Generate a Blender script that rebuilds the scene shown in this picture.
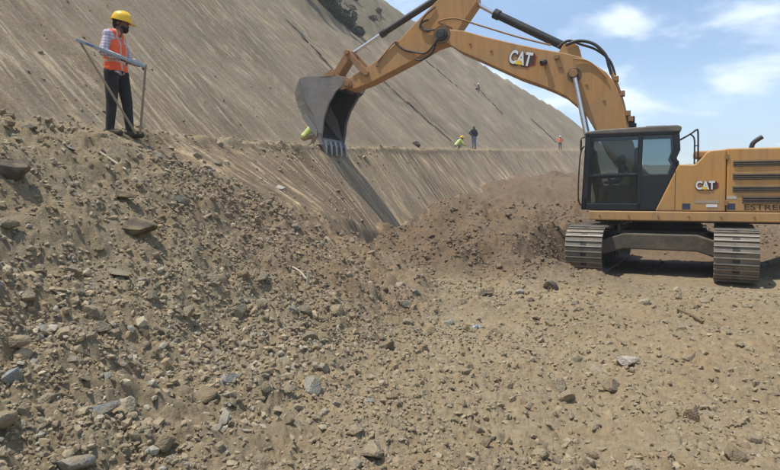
import bpy, bmesh, math, random
import numpy as np
from mathutils import Vector, Matrix
R = math.radians
scene = bpy.context.scene
for o in list(bpy.data.objects): bpy.data.objects.remove(o)
COL = scene.collection

# ---------------------------------------------------------------- camera, sky, sun, exposure
cam_d = bpy.data.cameras.new('camera'); cam = bpy.data.objects.new('camera', cam_d); COL.objects.link(cam)
cam.location = (0, 0, 1.68); cam.rotation_euler = (R(88.0), 0, 0)
cam_d.sensor_width = 36.0; cam_d.lens = 27.0; cam_d.shift_y = -0.0251
cam_d.clip_start = 0.05; cam_d.clip_end = 5000
scene.camera = cam
SUN_AZ, SUN_EL = R(266), R(70)          # compass bearing (from +Y towards +X) and height of the sun
sdir = Vector((math.sin(SUN_AZ)*math.cos(SUN_EL), math.cos(SUN_AZ)*math.cos(SUN_EL), math.sin(SUN_EL)))
sun_d = bpy.data.lights.new('sun', 'SUN'); sun = bpy.data.objects.new('sun', sun_d); COL.objects.link(sun)
sun_d.energy = 3.4; sun_d.angle = R(0.6); sun_d.color = (1.0, 0.955, 0.88)
sun.rotation_euler = sdir.to_track_quat('Z', 'Y').to_euler(); sun.location = (-20, -10, 40)
world = bpy.data.worlds.new('World'); scene.world = world; world.use_nodes = True
wt = world.node_tree; wn = wt.nodes; wl = wt.links; wn.clear()
w_out = wn.new('ShaderNodeOutputWorld'); w_bg = wn.new('ShaderNodeBackground'); w_bg.inputs['Strength'].default_value = 0.12
sky = wn.new('ShaderNodeTexSky'); sky.sky_type = 'NISHITA'; sky.sun_disc = False
sky.sun_elevation = SUN_EL; sky.sun_rotation = SUN_AZ; sky.air_density = 1.0; sky.dust_density = 0.7; sky.ozone_density = 2.2
tc = wn.new('ShaderNodeTexCoord'); sep = wn.new('ShaderNodeSeparateXYZ'); wl.new(tc.outputs['Generated'], sep.inputs[0])
zz = wn.new('ShaderNodeMath'); zz.operation = 'MAXIMUM'; zz.inputs[1].default_value = 0.0; wl.new(sep.outputs['Z'], zz.inputs[0])
za = wn.new('ShaderNodeMath'); za.operation = 'ADD'; za.inputs[1].default_value = 0.22; wl.new(zz.outputs[0], za.inputs[0])
dx = wn.new('ShaderNodeMath'); dx.operation = 'DIVIDE'; wl.new(sep.outputs['X'], dx.inputs[0]); wl.new(za.outputs[0], dx.inputs[1])
dy = wn.new('ShaderNodeMath'); dy.operation = 'DIVIDE'; wl.new(sep.outputs['Y'], dy.inputs[0]); wl.new(za.outputs[0], dy.inputs[1])
cmb = wn.new('ShaderNodeCombineXYZ'); wl.new(dx.outputs[0], cmb.inputs[0]); wl.new(dy.outputs[0], cmb.inputs[1])
def wnoise(scale, detail, rough, dist, off):
    mp = wn.new('ShaderNodeMapping'); mp.inputs['Location'].default_value = off; wl.new(cmb.outputs[0], mp.inputs[0])
    n = wn.new('ShaderNodeTexNoise'); n.inputs['Scale'].default_value = scale; n.inputs['Detail'].default_value = detail
    n.inputs['Roughness'].default_value = rough; n.inputs['Distortion'].default_value = dist; wl.new(mp.outputs[0], n.inputs['Vector'])
    return n
n_soft = wnoise(0.75, 5, 0.55, 0.5, (3.1, 0.4, 0)); n_puff = wnoise(1.55, 7, 0.52, 0.25, (2.6, 4.4, 0))
def wramp(src, a, b, va, vb):
    r = wn.new('ShaderNodeValToRGB'); r.color_ramp.elements[0].position = a; r.color_ramp.elements[1].position = b
    r.color_ramp.elements[0].color = (va,)*3 + (1,); r.color_ramp.elements[1].color = (vb,)*3 + (1,); r.color_ramp.interpolation = 'EASE'
    wl.new(src, r.inputs[0]); return r
r1 = wramp(n_soft.outputs['Fac'], 0.40, 0.72, 0.08, 0.55); eb = wn.new('ShaderNodeValToRGB'); eb.color_ramp.interpolation = 'EASE'; ee = eb.color_ramp.elements; ee[0].position = 0.0; ee[0].color = (.03,)*3+(1,); ee[1].position = 1.0; ee[1].color = (0, 0, 0, 1)
for pos, v in ((.09, .05), (.16, .13), (.24, .07), (.40, .0)): q_ = ee.new(pos); q_.color = (v,)*3+(1,)
wl.new(zz.outputs[0], eb.inputs[0]); pa = wn.new('ShaderNodeMath'); pa.operation = 'ADD'; wl.new(n_puff.outputs['Fac'], pa.inputs[0]); wl.new(eb.outputs[0], pa.inputs[1])
r2 = wramp(pa.outputs[0], 0.575, 0.74, 0.0, 0.85)
mx1 = wn.new('ShaderNodeMixRGB'); mx1.inputs[2].default_value = (4.0, 5.5, 7.2, 1); wl.new(r1.outputs[0], mx1.inputs[0]); wl.new(sky.outputs[0], mx1.inputs[1])
mx2 = wn.new('ShaderNodeMixRGB'); mx2.inputs[2].default_value = (6.7, 7.4, 8.0, 1); wl.new(r2.outputs[0], mx2.inputs[0]); wl.new(mx1.outputs[0], mx2.inputs[1])
wl.new(mx2.outputs[0], w_bg.inputs[0]); wl.new(w_bg.outputs[0], w_out.inputs[0])
scene.view_settings.view_transform = 'Standard'; scene.view_settings.look = 'None'
scene.view_settings.exposure = 0.58; scene.view_settings.gamma = 1.0; scene.view_settings.use_curve_mapping = False
scene.render.engine = 'CYCLES'
cy = scene.cycles; cy.max_bounces = 6; cy.diffuse_bounces = 3; cy.glossy_bounces = 3; cy.transmission_bounces = 4; cy.transparent_max_bounces = 8
cy.use_denoising = True; cy.caustics_reflective = False; cy.caustics_refractive = False

# ---------------------------------------------------------------- terrain functions (numpy only)
#TERRAIN_BEGIN
def _hash(ix, iy, seed):
    h = (ix.astype(np.int64)*374761393 + iy.astype(np.int64)*668265263 + seed*1274126177) & 0xffffffff
    h = ((h ^ (h >> 13))*1103515245) & 0xffffffff
    h = ((h ^ (h >> 16))*2246822519) & 0xffffffff
    return ((h ^ (h >> 15)) & 0xffffff)/float(0xffffff)
def vnoise(x, y, seed=0):
    ix = np.floor(x); iy = np.floor(y); fx = x-ix; fy = y-iy
    ux = fx*fx*fx*(fx*(fx*6-15)+10); uy = fy*fy*fy*(fy*(fy*6-15)+10)
    a = _hash(ix, iy, seed); b = _hash(ix+1, iy, seed); c = _hash(ix, iy+1, seed); d = _hash(ix+1, iy+1, seed)
    return ((a+(b-a)*ux)*(1-uy) + (c+(d-c)*ux)*uy)*2-1
def fbm(x, y, octaves, seed=0, gain=0.5):
    v = 0; a = 1.0; t = 0
    for k in range(octaves):
        cs, sn_ = math.cos(0.6*k+0.3), math.sin(0.6*k+0.3)
        v = v + a*vnoise((x*cs-y*sn_)*2**k+7.3*k, (x*sn_+y*cs)*2**k-3.1*k, seed+k); t += a; a *= gain
    return v/t
def clods(x, y, cell, seed, rmin, rmax, prob):
    """rounded lumps, one at most per cell: height in units of cell"""
    gx = x/cell+.22*vnoise(x/cell*1.9, y/cell*1.9, seed+8)+.10*vnoise(x/cell*4.3, y/cell*4.3, seed+9); gy = y/cell+.22*vnoise(x/cell*1.9+40, y/cell*1.9, seed+8)+.10*vnoise(x/cell*4.3+40, y/cell*4.3, seed+9); ix = np.floor(gx); iy = np.floor(gy); best = np.zeros_like(gx)
    for ox in (-1, 0, 1):
        for oy in (-1, 0, 1):
            cx = ix+ox; cy_ = iy+oy
            px = cx+0.5+0.8*(_hash(cx, cy_, seed)-.5); py = cy_+0.5+0.8*(_hash(cx, cy_, seed+1)-.5)
            rr = rmin+(rmax-rmin)*_hash(cx, cy_, seed+2)**2; on = _hash(cx, cy_, seed+3) < prob
            an = _hash(cx, cy_, seed+4)*6.283; el = 0.65+.7*_hash(cx, cy_, seed+5)
            ddx = gx-px; ddy = gy-py; c, s = np.cos(an), np.sin(an)
            u = (ddx*c+ddy*s)*el; v = (-ddx*s+ddy*c)/el
            best = np.maximum(best, np.where(on, np.sqrt(np.maximum(0, rr*rr-u*u-v*v))*0.85, 0))
    return best*cell
def sm(t): t = np.clip(t, 0, 1); return t*t*(3-2*t)
def softplus(x, k): return np.where(x > 30*k, x, k*np.log1p(np.exp(np.clip(x/k, -40, 30))))
UX, UY = 0.3256, 0.9455               # direction of the road; s runs along it, n to its left
def sn(x, y): return UX*x+UY*y, -UY*x+UX*y
EXC = (6.4, 13.6); TRK = R(29)
def edge_n(s): return 6.35 + 0.095*(np.clip(s, 6.6, 16)-6.6) - 0.0026*np.maximum(0, np.clip(s, 0, 140)-40)**2
def bench_z(s): return 2.55+0.055*(np.clip(s, -6, 15.5)-6.6) + 0.07*softplus(np.clip(s, -50, 130)-15.5, 1.0)
def road_z(s): return 0.07*softplus(np.clip(s, -50, 130)-19, 1.5)
def toe_n(s): return 1.7 + 3.0*sm((s-7.5)/7.5) + (edge_n(s)-edge_n(16+0*s))*(s > 16)
def regions(x, y):
    s, n = sn(x, y)
    wob = 0.25*fbm(s*.35, n*.35+9, 3, 41)
    e = edge_n(s)+wob*0.8; tn = toe_n(s)+wob*1.6
    return s, n, e, tn
def height(x, y, full=False):
    x = np.asarray(x, float); y = np.asarray(y, float)
    s, n, e, tn = regions(x, y); dist = np.hypot(x, y)
    zr = road_z(s); zb = bench_z(s)
    t = np.clip((n-tn)/(e-tn), 0, 1)
    cut = sm((s-np.interp(t, [0, .2, .35, .5, .6, .75, .95], [14.5, 13.5, 11.3, 8.5, 7.4, 6.3, 5.7])+.8*fbm(s*.9, n*1.4, 3, 43))/1.1)                     # 0 loose debris near the camera, 1 trimmed face
    shape = (1-cut)*(t**1.12 - 0.035*np.sin(t*np.pi*2)) + cut*t
    z = zr + (zb-zr)*shape
    bw = 1.7
    up = np.clip(n-e-bw, 0, None); crest = np.interp(s, [0, 20, 44, 60, 70, 85, 100, 112, 130], [24, 24.5, 26.5, 26, 24, 18.5, 10, 4, 1.5]) + (.7*fbm(s*.12, s*0+3, 3, 77)+.55*fbm(s*.5, s*0+5, 3, 79))*sm((108-s)/20)
    upm = softplus(up-0.15, .12)
    zu = 0.97*(np.minimum(upm, crest)) - 0.25*softplus(up-crest, .8)
    z = zr + (z + zu - zr)*sm((124-s)/20)       # the cut runs out beyond the bend
    onup = sm((up-0.05)/0.5)
    # loose soil heaps
    def cone(cx, cy_, h, k, sx=1.0):
        dd = np.hypot((x-cx)/sx, y-cy_) + 0.35*fbm(x*.8, y*.8, 3, 5)
        return softplus(h-k*dd, .16)
    heap = 0*x
    for c_ in ((2.7, 14.7, 1.32, .50, 1.25), (1.5, 15.0, 1.25, .50, 1.15), (.75, 15.3, 1.0, .55, 1.0), (-.1, 15.9, 1.0, .55, 1.0), (.0, 14.6, .8, .5, 1.0), (3.2, 13.2, .80, .42, 1.0), (1.7, 12.8, .78, .36, 1.2), (2.7, 11.7, .55, .34, 1.2), (.6, 13.6, .6, .4, 1.0), (4.8, 19.5, 1.35, .20, 1.5), (3.2, 21.5, 1.45, .24, 1.2), (6.0, 26, 1.4, .16, 1.6), (8.5, 33, 1.5, .15, 1.8), (12, 42, 1.5, .14, 2)):
        heap = np.maximum(heap, cone(*c_))
    heap = heap*sm((14.5-np.abs(n))/2)*sm((s-9.0)/2)
    hm = np.clip((zr+heap-z+.12)/.25, 0, 1)*np.clip(heap/.3, 0, 1)*(n < e-.4)
    z = np.where(n < e-.4, np.maximum(z, zr+heap), z)
    debris = (1-cut)*sm((t-.02)/.12)*(1-onup)
    debris = np.maximum(debris, hm*(t < .75)); road = sm((.25-t)/.25)*(1-hm)
    # level pad under the machine
    dxm = x-EXC[0]; dym = y-EXC[1]; u = dxm*math.sin(TRK)+dym*math.cos(TRK); v = dxm*math.cos(TRK)-dym*math.sin(TRK)
    pad = sm((3.9-np.abs(u))/1.1)*sm((2.75-np.abs(v))/0.9)
    # roughness
    z = z + road*(0.12*fbm(x*.45, y*.45, 3, 11)+0.085*fbm(x*1.5, y*1.5, 4, 12)+.035*np.abs(fbm(x*3.4, y*3.4, 4, 13)))*(1-pad) + hm*(.16*fbm(x*1.6, y*1.6, 4, 14)+.06*np.abs(fbm(x*4.5, y*4.5, 3, 15)))*(1-pad)
    z = z + debris*(0.24*fbm(x*.75, y*.75, 3, 21)+0.14*fbm(x*2.3, y*2.3, 4, 22))*(0.35+.65*sm((e-n)/1.0))
    lip = np.exp(-((n-e-.15)/.55)**2)
    z = z + lip*(0.09*fbm(x*1.9, y*1.9, 4, 23)+.05*vnoise(x*4, y*4, 24))
    # teeth marks running down both trimmed faces
    sw = s + 0.12*fbm(s*.4, n*.4, 2, 31)
    fade = 1/(1+(dist/38)**2)
    ph = (sw*3.1+.55*vnoise(sw*.7, n*.10, 33)) % 1.0; g1 = fbm(sw*3.6, n*.18, 2, 32); g2 = 1-np.exp(-((ph-.5)/.17)**2)*np.clip(.55+1.2*vnoise(np.floor(sw*3.1+.55*vnoise(sw*.7, n*.10, 33))*1.7, n*.45, 39), 0, 1.2)
    patch_ = 0.35+0.65*sm(fbm(s*.5+4, n*.45, 3, 34)*1.8+.55)
    facem = cut*sm((t-.12)/.2)*sm((.995-t)/.05)*(1-hm)
    z = z - (facem*patch_*(0.07*g2+0.05*g1))*fade*1.1
    z = z - onup*sm((crest-up)/3)*(0.35+.65*patch_)*(0.06*g2+0.05*g1)*fade
    z = z + onup*(0.10*fbm(s*.35, n*.3, 3, 35)+.03*fbm(x*1.6, y*1.6, 3, 36))
    wild = onup*sm((up-10.6+1.3*fbm(s*.25, n*.25, 3, 78)-.1*np.clip(s-50, 0, 40))/1.2)*sm((84-s)/14)*sm((s-26)/8)
    z = z + wild*(0.9*fbm(x*.25, y*.25, 4, 37)+.35*np.abs(fbm(x*.8, y*.8, 4, 38)))
    # clods
    cl = clods(x, y, .42, 56, .12, .40, .38)*(.85*debris)
    cl = np.maximum(cl, clods(x, y, .27, 51, .12, .42, .55)*(0.95*debris+.14*road+.30*lip))
    cl = np.maximum(cl, clods(x, y, .13, 61, .14, .42, .6)*(1.15*debris+1.0*road+.5*lip+.14*facem))
    near = sm((12-dist)/6)
    cl = np.maximum(cl, clods(x, y, .065, 71, .2, .5, .85)*(1.25*debris+1.15*road+.5*lip)*near)
    z = z + cl*(1-.6*pad)
    z = z + .030*fbm(x*7, y*7, 4, 81, .62)*(debris+road*.9+lip)*sm((18-dist)/6)
    zp = -0.02 + .035*fbm(x*1.3, y*1.3, 3, 90) + .5*clods(x, y, .13, 61, .14, .4, .5)
    z = z*(1-pad)+zp*pad
    if full:
        return z, dict(s=s, n=n, e=e, tn=tn, t=t, cut=cut, onup=onup, debris=debris, road=road, lip=lip, hm=hm, face=facem, wild=wild, pad=pad, g1=g1, g2=g2, dist=dist, up=up, crest=crest, patch=patch_)
    return z
#TERRAIN_END

# ---------------------------------------------------------------- material helpers
def new_mat(name):
    m = bpy.data.materials.new(name); m.use_nodes = True
    return m, m.node_tree.nodes, m.node_tree.links, m.node_tree.nodes['Principled BSDF']
def mat(name, col, rough=.6, metal=0.0, dirt=0.0, dirtcol=(.30, .23, .15), dscale=2.5, var=.12, vscale=8.0, bump=0.0, bscale=60.0, zdirt=None, spec=.4, streak=0.0, updust=0.0):
    m, N, L, b = new_mat(name)
    t = N.new('ShaderNodeTexCoord'); ns = N.new('ShaderNodeTexNoise'); ns.inputs['Scale'].default_value = vscale; ns.inputs['Detail'].default_value = 6
    L.new(t.outputs['Object'], ns.inputs['Vector'])
    hs = N.new('ShaderNodeMixRGB'); hs.blend_type = 'MIX'
    hs.inputs[1].default_value = tuple(c*(1-var) for c in col)+(1,); hs.inputs[2].default_value = tuple(min(1, c*(1+var)) for c in col)+(1,)
    L.new(ns.outputs['Fac'], hs.inputs[0]); out = hs.outputs[0]
    b.inputs['Specular IOR Level'].default_value = spec
    b.inputs['Metallic'].default_value = metal; b.inputs['Roughness'].default_value = rough
    if dirt > 0:
        nd = N.new('ShaderNodeTexNoise'); nd.inputs['Scale'].default_value = dscale; nd.inputs['Detail'].default_value = 8; nd.inputs['Roughness'].default_value = .65
        L.new(t.outputs['Object'], nd.inputs['Vector'])
        rp = N.new('ShaderNodeMapRange'); rp.inputs['From Min'].default_value = .38; rp.inputs['From Max'].default_value = .72
        rp.inputs['To Min'].default_value = dirt*.25; rp.inputs['To Max'].default_value = min(1, dirt*1.3); L.new(nd.outputs['Fac'], rp.inputs['Value'])
        fac = rp.outputs[0]
        if zdirt:
            sx = N.new('ShaderNodeSeparateXYZ'); L.new(t.outputs['Object'], sx.inputs[0])
            rz = N.new('ShaderNodeMapRange'); rz.inputs['From Min'].default_value = zdirt[0]; rz.inputs['From Max'].default_value = zdirt[1]
            rz.inputs['To Min'].default_value = zdirt[2]; rz.inputs['To Max'].default_value = 0; L.new(sx.outputs['Z'], rz.inputs['Value'])
            ad = N.new('ShaderNodeMath'); ad.operation = 'ADD'; ad.use_clamp = True; L.new(fac, ad.inputs[0]); L.new(rz.outputs[0], ad.inputs[1]); fac = ad.outputs[0]
        if updust:
            ge = N.new('ShaderNodeNewGeometry'); sz = N.new('ShaderNodeSeparateXYZ'); L.new(ge.outputs['True Normal'], sz.inputs[0])
            ru = N.new('ShaderNodeMapRange'); ru.inputs['From Min'].default_value = .35; ru.inputs['From Max'].default_value = .95; ru.inputs['To Max'].default_value = updust; L.new(sz.outputs['Z'], ru.inputs['Value'])
            au = N.new('ShaderNodeMath'); au.operation = 'ADD'; au.use_clamp = True; L.new(fac, au.inputs[0]); L.new(ru.outputs[0], au.inputs[1]); fac = au.outputs[0]
        if streak:
            mp = N.new('ShaderNodeMapping'); mp.inputs['Scale'].default_value = (7, 7, .7); L.new(t.outputs['Object'], mp.inputs[0]); nk = N.new('ShaderNodeTexNoise'); nk.inputs['Scale'].default_value = 1.0; nk.inputs['Detail'].default_value = 6; nk.inputs['Roughness'].default_value = .7; L.new(mp.outputs[0], nk.inputs['Vector'])
            rk = N.new('ShaderNodeMapRange'); rk.inputs['From Min'].default_value = .48; rk.inputs['From Max'].default_value = .75; rk.inputs['To Min'].default_value = 0; rk.inputs['To Max'].default_value = streak; L.new(nk.outputs['Fac'], rk.inputs['Value'])
            mk = N.new('ShaderNodeMixRGB'); mk.inputs[2].default_value = (.12, .075, .04, 1); L.new(rk.outputs[0], mk.inputs[0]); L.new(out, mk.inputs[1]); out = mk.outputs[0]
        md = N.new('ShaderNodeMixRGB'); md.inputs[2].default_value = tuple(dirtcol)+(1,); L.new(fac, md.inputs[0]); L.new(out, md.inputs[1]); out = md.outputs[0]
        mr = N.new('ShaderNodeMapRange'); mr.inputs['To Min'].default_value = rough; mr.inputs['To Max'].default_value = .9; L.new(fac, mr.inputs['Value']); L.new(mr.outputs[0], b.inputs['Roughness'])
        if metal > 0:
            mm = N.new('ShaderNodeMapRange'); mm.inputs['To Min'].default_value = metal; mm.inputs['To Max'].default_value = 0; L.new(fac, mm.inputs['Value']); L.new(mm.outputs[0], b.inputs['Metallic'])
    L.new(out, b.inputs['Base Color'])
    if bump > 0:
        nb = N.new('ShaderNodeTexNoise'); nb.inputs['Scale'].default_value = bscale; nb.inputs['Detail'].default_value = 6; L.new(t.outputs['Object'], nb.inputs['Vector'])
        bp = N.new('ShaderNodeBump'); bp.inputs['Strength'].default_value = bump; bp.inputs['Distance'].default_value = .02
        L.new(nb.outputs['Fac'], bp.inputs['Height']); L.new(bp.outputs[0], b.inputs['Normal'])
    return m
def soil_material():
    m, N, L, b = new_mat('soil'); b.inputs['Roughness'].default_value = .95; b.inputs['Specular IOR Level'].default_value = .12
    at = N.new('ShaderNodeAttribute'); at.attribute_name = 'tint'
    t = N.new('ShaderNodeTexCoord')
    n1 = N.new('ShaderNodeTexNoise'); n1.inputs['Scale'].default_value = 11; n1.inputs['Detail'].default_value = 9; n1.inputs['Roughness'].default_value = .7; L.new(t.outputs['Object'], n1.inputs['Vector'])
    r1_ = N.new('ShaderNodeMapRange'); r1_.inputs['From Min'].default_value = .28; r1_.inputs['From Max'].default_value = .72; r1_.inputs['To Min'].default_value = .68; r1_.inputs['To Max'].default_value = 1.30; L.new(n1.outputs['Fac'], r1_.inputs['Value'])
    ml = N.new('ShaderNodeMixRGB'); ml.blend_type = 'MULTIPLY'; ml.inputs[0].default_value = 1; L.new(at.outputs['Color'], ml.inputs[1]); L.new(r1_.outputs[0], ml.inputs[2])
    n2 = N.new('ShaderNodeTexNoise'); n2.inputs['Scale'].default_value = 2.2; n2.inputs['Detail'].default_value = 5; L.new(t.outputs['Object'], n2.inputs['Vector'])
    r2_ = N.new('ShaderNodeMapRange'); r2_.inputs['From Min'].default_value = .35; r2_.inputs['From Max'].default_value = .68; L.new(n2.outputs['Fac'], r2_.inputs['Value'])
    m2 = N.new('ShaderNodeMixRGB'); m2.blend_type = 'MULTIPLY'; m2.inputs[2].default_value = (1.04, .97, .88, 1); L.new(r2_.outputs[0], m2.inputs[0]); L.new(ml.outputs[0], m2.inputs[1])
    cm = N.new('ShaderNodeAttribute'); cm.attribute_name = 'comb'
    def dot(v): d = N.new('ShaderNodeVectorMath'); d.operation = 'DOT_PRODUCT'; d.inputs[1].default_value = v; L.new(t.outputs['Object'], d.inputs[0]); return d.outputs['Value']
    cv = N.new('ShaderNodeCombineXYZ'); L.new(dot((UX*6.6, UY*6.6, 0)), cv.inputs[0]); L.new(dot((-UY*.95, UX*.95, 0)), cv.inputs[1])
    ns = N.new('ShaderNodeTexNoise'); ns.inputs['Scale'].default_value = 1.0; ns.inputs['Detail'].default_value = 3.5; ns.inputs['Roughness'].default_value = .6; L.new(cv.outputs[0], ns.inputs['Vector'])
    rs_ = N.new('ShaderNodeValToRGB'); e = rs_.color_ramp.elements; e[0].position = .36; e[0].color = (.74, .73, .71, 1); e[1].position = .50; e[1].color = (.92, .92, .92, 1); e2 = e.new(.545); e2.color = (1.02, 1.02, 1.02, 1); e3 = e.new(.61); e3.color = (1.8, 1.78, 1.74, 1)
    L.new(ns.outputs['Fac'], rs_.inputs[0])
    m3 = N.new('ShaderNodeMixRGB'); m3.blend_type = 'MULTIPLY'; L.new(cm.outputs['Fac'], m3.inputs[0]); L.new(m2.outputs[0], m3.inputs[1]); L.new(rs_.outputs[0], m3.inputs[2])
    L.new(m3.outputs[0], b.inputs['Base Color'])
    sb = N.new('ShaderNodeMath'); sb.operation = 'MULTIPLY'; L.new(ns.outputs['Fac'], sb.inputs[0]); L.new(cm.outputs['Fac'], sb.inputs[1])
    b2 = N.new('ShaderNodeBump'); b2.inputs['Strength'].default_value = .7; b2.inputs['Distance'].default_value = .13; L.new(sb.outputs[0], b2.inputs['Height'])
    nb = N.new('ShaderNodeTexNoise'); nb.inputs['Scale'].default_value = 26; nb.inputs['Detail'].default_value = 8; nb.inputs['Roughness'].default_value = .68; L.new(t.outputs['Object'], nb.inputs['Vector'])
    bp = N.new('ShaderNodeBump'); bp.inputs['Strength'].default_value = .8; bp.inputs['Distance'].default_value = .04; L.new(nb.outputs['Fac'], bp.inputs['Height']); L.new(b2.outputs[0], bp.inputs['Normal'])
    L.new(bp.outputs[0], b.inputs['Normal'])
    return m
def stone_material(name, use_attr):
    m, N, L, b = new_mat(name); b.inputs['Roughness'].default_value = .9; b.inputs['Specular IOR Level'].default_value = .2
    t = N.new('ShaderNodeTexCoord')
    if use_attr:
        at = N.new('ShaderNodeAttribute'); at.attribute_name = 'tint'; base = at.outputs['Color']; geo = N.new('ShaderNodeNewGeometry'); vec = geo.outputs['Position']
    else:
        oi = N.new('ShaderNodeObjectInfo'); base = oi.outputs['Color']; vec = t.outputs['Object']
    n1 = N.new('ShaderNodeTexNoise'); n1.inputs['Scale'].default_value = 14 if use_attr else 2.2; n1.inputs['Detail'].default_value = 8; n1.inputs['Roughness'].default_value = .65; L.new(vec, n1.inputs['Vector'])
    r_ = N.new('ShaderNodeMapRange'); r_.inputs['From Min'].default_value = .3; r_.inputs['From Max'].default_value = .7; r_.inputs['To Min'].default_value = .7; r_.inputs['To Max'].default_value = 1.25; L.new(n1.outputs['Fac'], r_.inputs['Value'])
    ml = N.new('ShaderNodeMixRGB'); ml.blend_type = 'MULTIPLY'; ml.inputs[0].default_value = 1; L.new(base, ml.inputs[1]); L.new(r_.outputs[0], ml.inputs[2])
    if not use_attr:      # soil caught on the stone
        n2 = N.new('ShaderNodeTexNoise'); n2.inputs['Scale'].default_value = 1.3; n2.inputs['Detail'].default_value = 6; L.new(vec, n2.inputs['Vector'])
        r2_ = N.new('ShaderNodeMapRange'); r2_.inputs['From Min'].default_value = .48; r2_.inputs['From Max'].default_value = .62; r2_.inputs['To Max'].default_value = .7; L.new(n2.outputs['Fac'], r2_.inputs['Value'])
        m2 = N.new('ShaderNodeMixRGB'); m2.inputs[2].default_value = (.22, .165, .095, 1); L.new(r2_.outputs[0], m2.inputs[0]); L.new(ml.outputs[0], m2.inputs[1]); col = m2.outputs[0]
        nb = N.new('ShaderNodeTexNoise'); nb.inputs['Scale'].default_value = 6; nb.inputs['Detail'].default_value = 8; L.new(vec, nb.inputs['Vector'])
        bp = N.new('ShaderNodeBump'); bp.inputs['Strength'].default_value = .5; bp.inputs['Distance'].default_value = .05; L.new(nb.outputs['Fac'], bp.inputs['Height']); L.new(bp.outputs[0], b.inputs['Normal'])
    else: col = ml.outputs[0]
    L.new(col, b.inputs['Base Color'])
    return m
M = {}
M['soil'] = soil_material(); M['pebble'] = stone_material('pebble', True); M['stone'] = stone_material('stone', False)
YEL = (.57, .285, .068)
M['paint'] = mat('machine_paint', YEL, .42, 0, .40, (.36, .25, .14), 1.6, .07, 3, zdirt=(1.0, 1.9, .25), spec=.5, streak=.55, updust=.5)
M['paint_arm'] = mat('arm_paint', (.50, .248, .066), .48, 0, .45, (.34, .24, .15), 1.4, .14, 3, streak=.6, updust=.5)
M['paint_worn'] = mat('worn_link_paint', (.36, .18, .065), .6, .1, .6, (.22, .15, .10), 5, .2, 6, bump=.2)
M['black'] = mat('black_trim', (.018, .019, .021), .5, 0, .15, (.2, .16, .11), 3)
M['frame'] = mat('cab_frame', (.012, .016, .020), .38, 0, .04, (.2, .16, .11), 3)
M['grille'] = mat('grille', (.055, .042, .03), .7, 0, .3, (.2, .15, .09), 5)
M['steel'] = mat('bucket_steel', (.22, .22, .22), .5, .35, .55, (.24, .20, .155), 2.2, .3, 4, bump=.25, bscale=12, streak=.5)
M['tooth'] = mat('tooth_steel', (.30, .31, .32), .38, .7, .3, (.25, .2, .15), 8, .15, 10)
M['bucket_in'] = mat('bucket_inside', (.030, .028, .026), .8, .1, .25, (.10, .078, .055), 4, .2, 6)  # near-black paints in the shade inside the bucket, with some soil stain mixed in
M['chrome'] = mat('chrome_rod', (.72, .73, .75), .22, .9, .1, (.4, .35, .3), 6)
M['shoe'] = mat('track_shoe_steel', (.13, .118, .10), .6, .4, .7, (.27, .225, .16), 4, .2, 8, bump=.2, bscale=30)
M['under'] = mat('undercarriage', (.06, .052, .042), .8, 0, .6, (.19, .15, .10), 2.5, .2, 5, bump=.3, bscale=20)
M['hose'] = mat('rubber_hose', (.02, .02, .022), .6, 0, .2, (.2, .16, .1), 5)
M['white'] = mat('white_print', (.75, .75, .72), .6)
M['label_grey'] = mat('decal_dark', (.05, .055, .09), .6)
M['red'] = mat('red_print', (.35, .03, .03), .5); M['yellow'] = mat('yellow_print', (.85, .55, .03), .5); M['ink'] = mat('dark_print', (.07, .045, .025), .6)
M['wood'] = mat('raw_timber', (.25, .185, .12), .8, 0, .3, (.25, .2, .13), 9, .25, 18, bump=.2)
M['alu'] = mat('aluminium_bar', (.26, .31, .34), .45, .5, .25, (.35, .3, .22), 6)
M['skin'] = mat('skin', (.135, .072, .048), .55, var=.1); M['hair'] = mat('hair', (.010, .008, .007), .8)
M['trouser'] = mat('black_trousers', (.012, .013, .017), .85, 0, .10, (.2, .16, .1), 6, bump=.25, bscale=18)
M['boot'] = mat('boots', (.018, .015, .013), .7, 0, .35, (.22, .17, .1), 8)
M['hat_yellow'] = mat('yellow_helmet', (.80, .50, .02), .35, 0, .06, (.4, .3, .15), 5)
M['hat_white'] = mat('white_helmet', (.7, .7, .68), .4)
M['lime'] = mat('lime_vest_cloth', (.50, .58, .16), .8); M['orange_cloth'] = mat('orange_cloth', (.85, .16, .045), .7)
M['navy'] = mat('dark_shirt_cloth', (.02, .022, .035), .8); M['jeans'] = mat('jeans_cloth', (.16, .20, .27), .85); M['blue_cloth'] = mat('blue_cloth', (.10, .17, .30), .8)
M['grey_cloth'] = mat('grey_cloth', (.10, .10, .10), .85); M['sand_cloth'] = mat('sand_cloth', (.30, .25, .17), .85)
M['seat'] = mat('seat_cloth', (.03, .03, .034), .8)
M['bark'] = mat('bark', (.10, .075, .05), .9); M['plastic'] = mat('pale_plastic', (.26, .31, .36), .5)
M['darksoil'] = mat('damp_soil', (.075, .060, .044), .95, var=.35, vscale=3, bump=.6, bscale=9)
def leaf_mat(name, a, b_):
    m, N, L, b = new_mat(name); t = N.new('ShaderNodeTexCoord'); n = N.new('ShaderNodeTexNoise'); n.inputs['Scale'].default_value = 1.7; n.inputs['Detail'].default_value = 5; L.new(t.outputs['Object'], n.inputs['Vector'])
    r = N.new('ShaderNodeValToRGB'); r.color_ramp.elements[0].position = .35; r.color_ramp.elements[1].position = .65; r.color_ramp.elements[0].color = a+(1,); r.color_ramp.elements[1].color = b_+(1,)
    L.new(n.outputs['Fac'], r.inputs[0]); L.new(r.outputs[0], b.inputs['Base Color']); b.inputs['Roughness'].default_value = .7; b.inputs['Specular IOR Level'].default_value = .2
    return m
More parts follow.
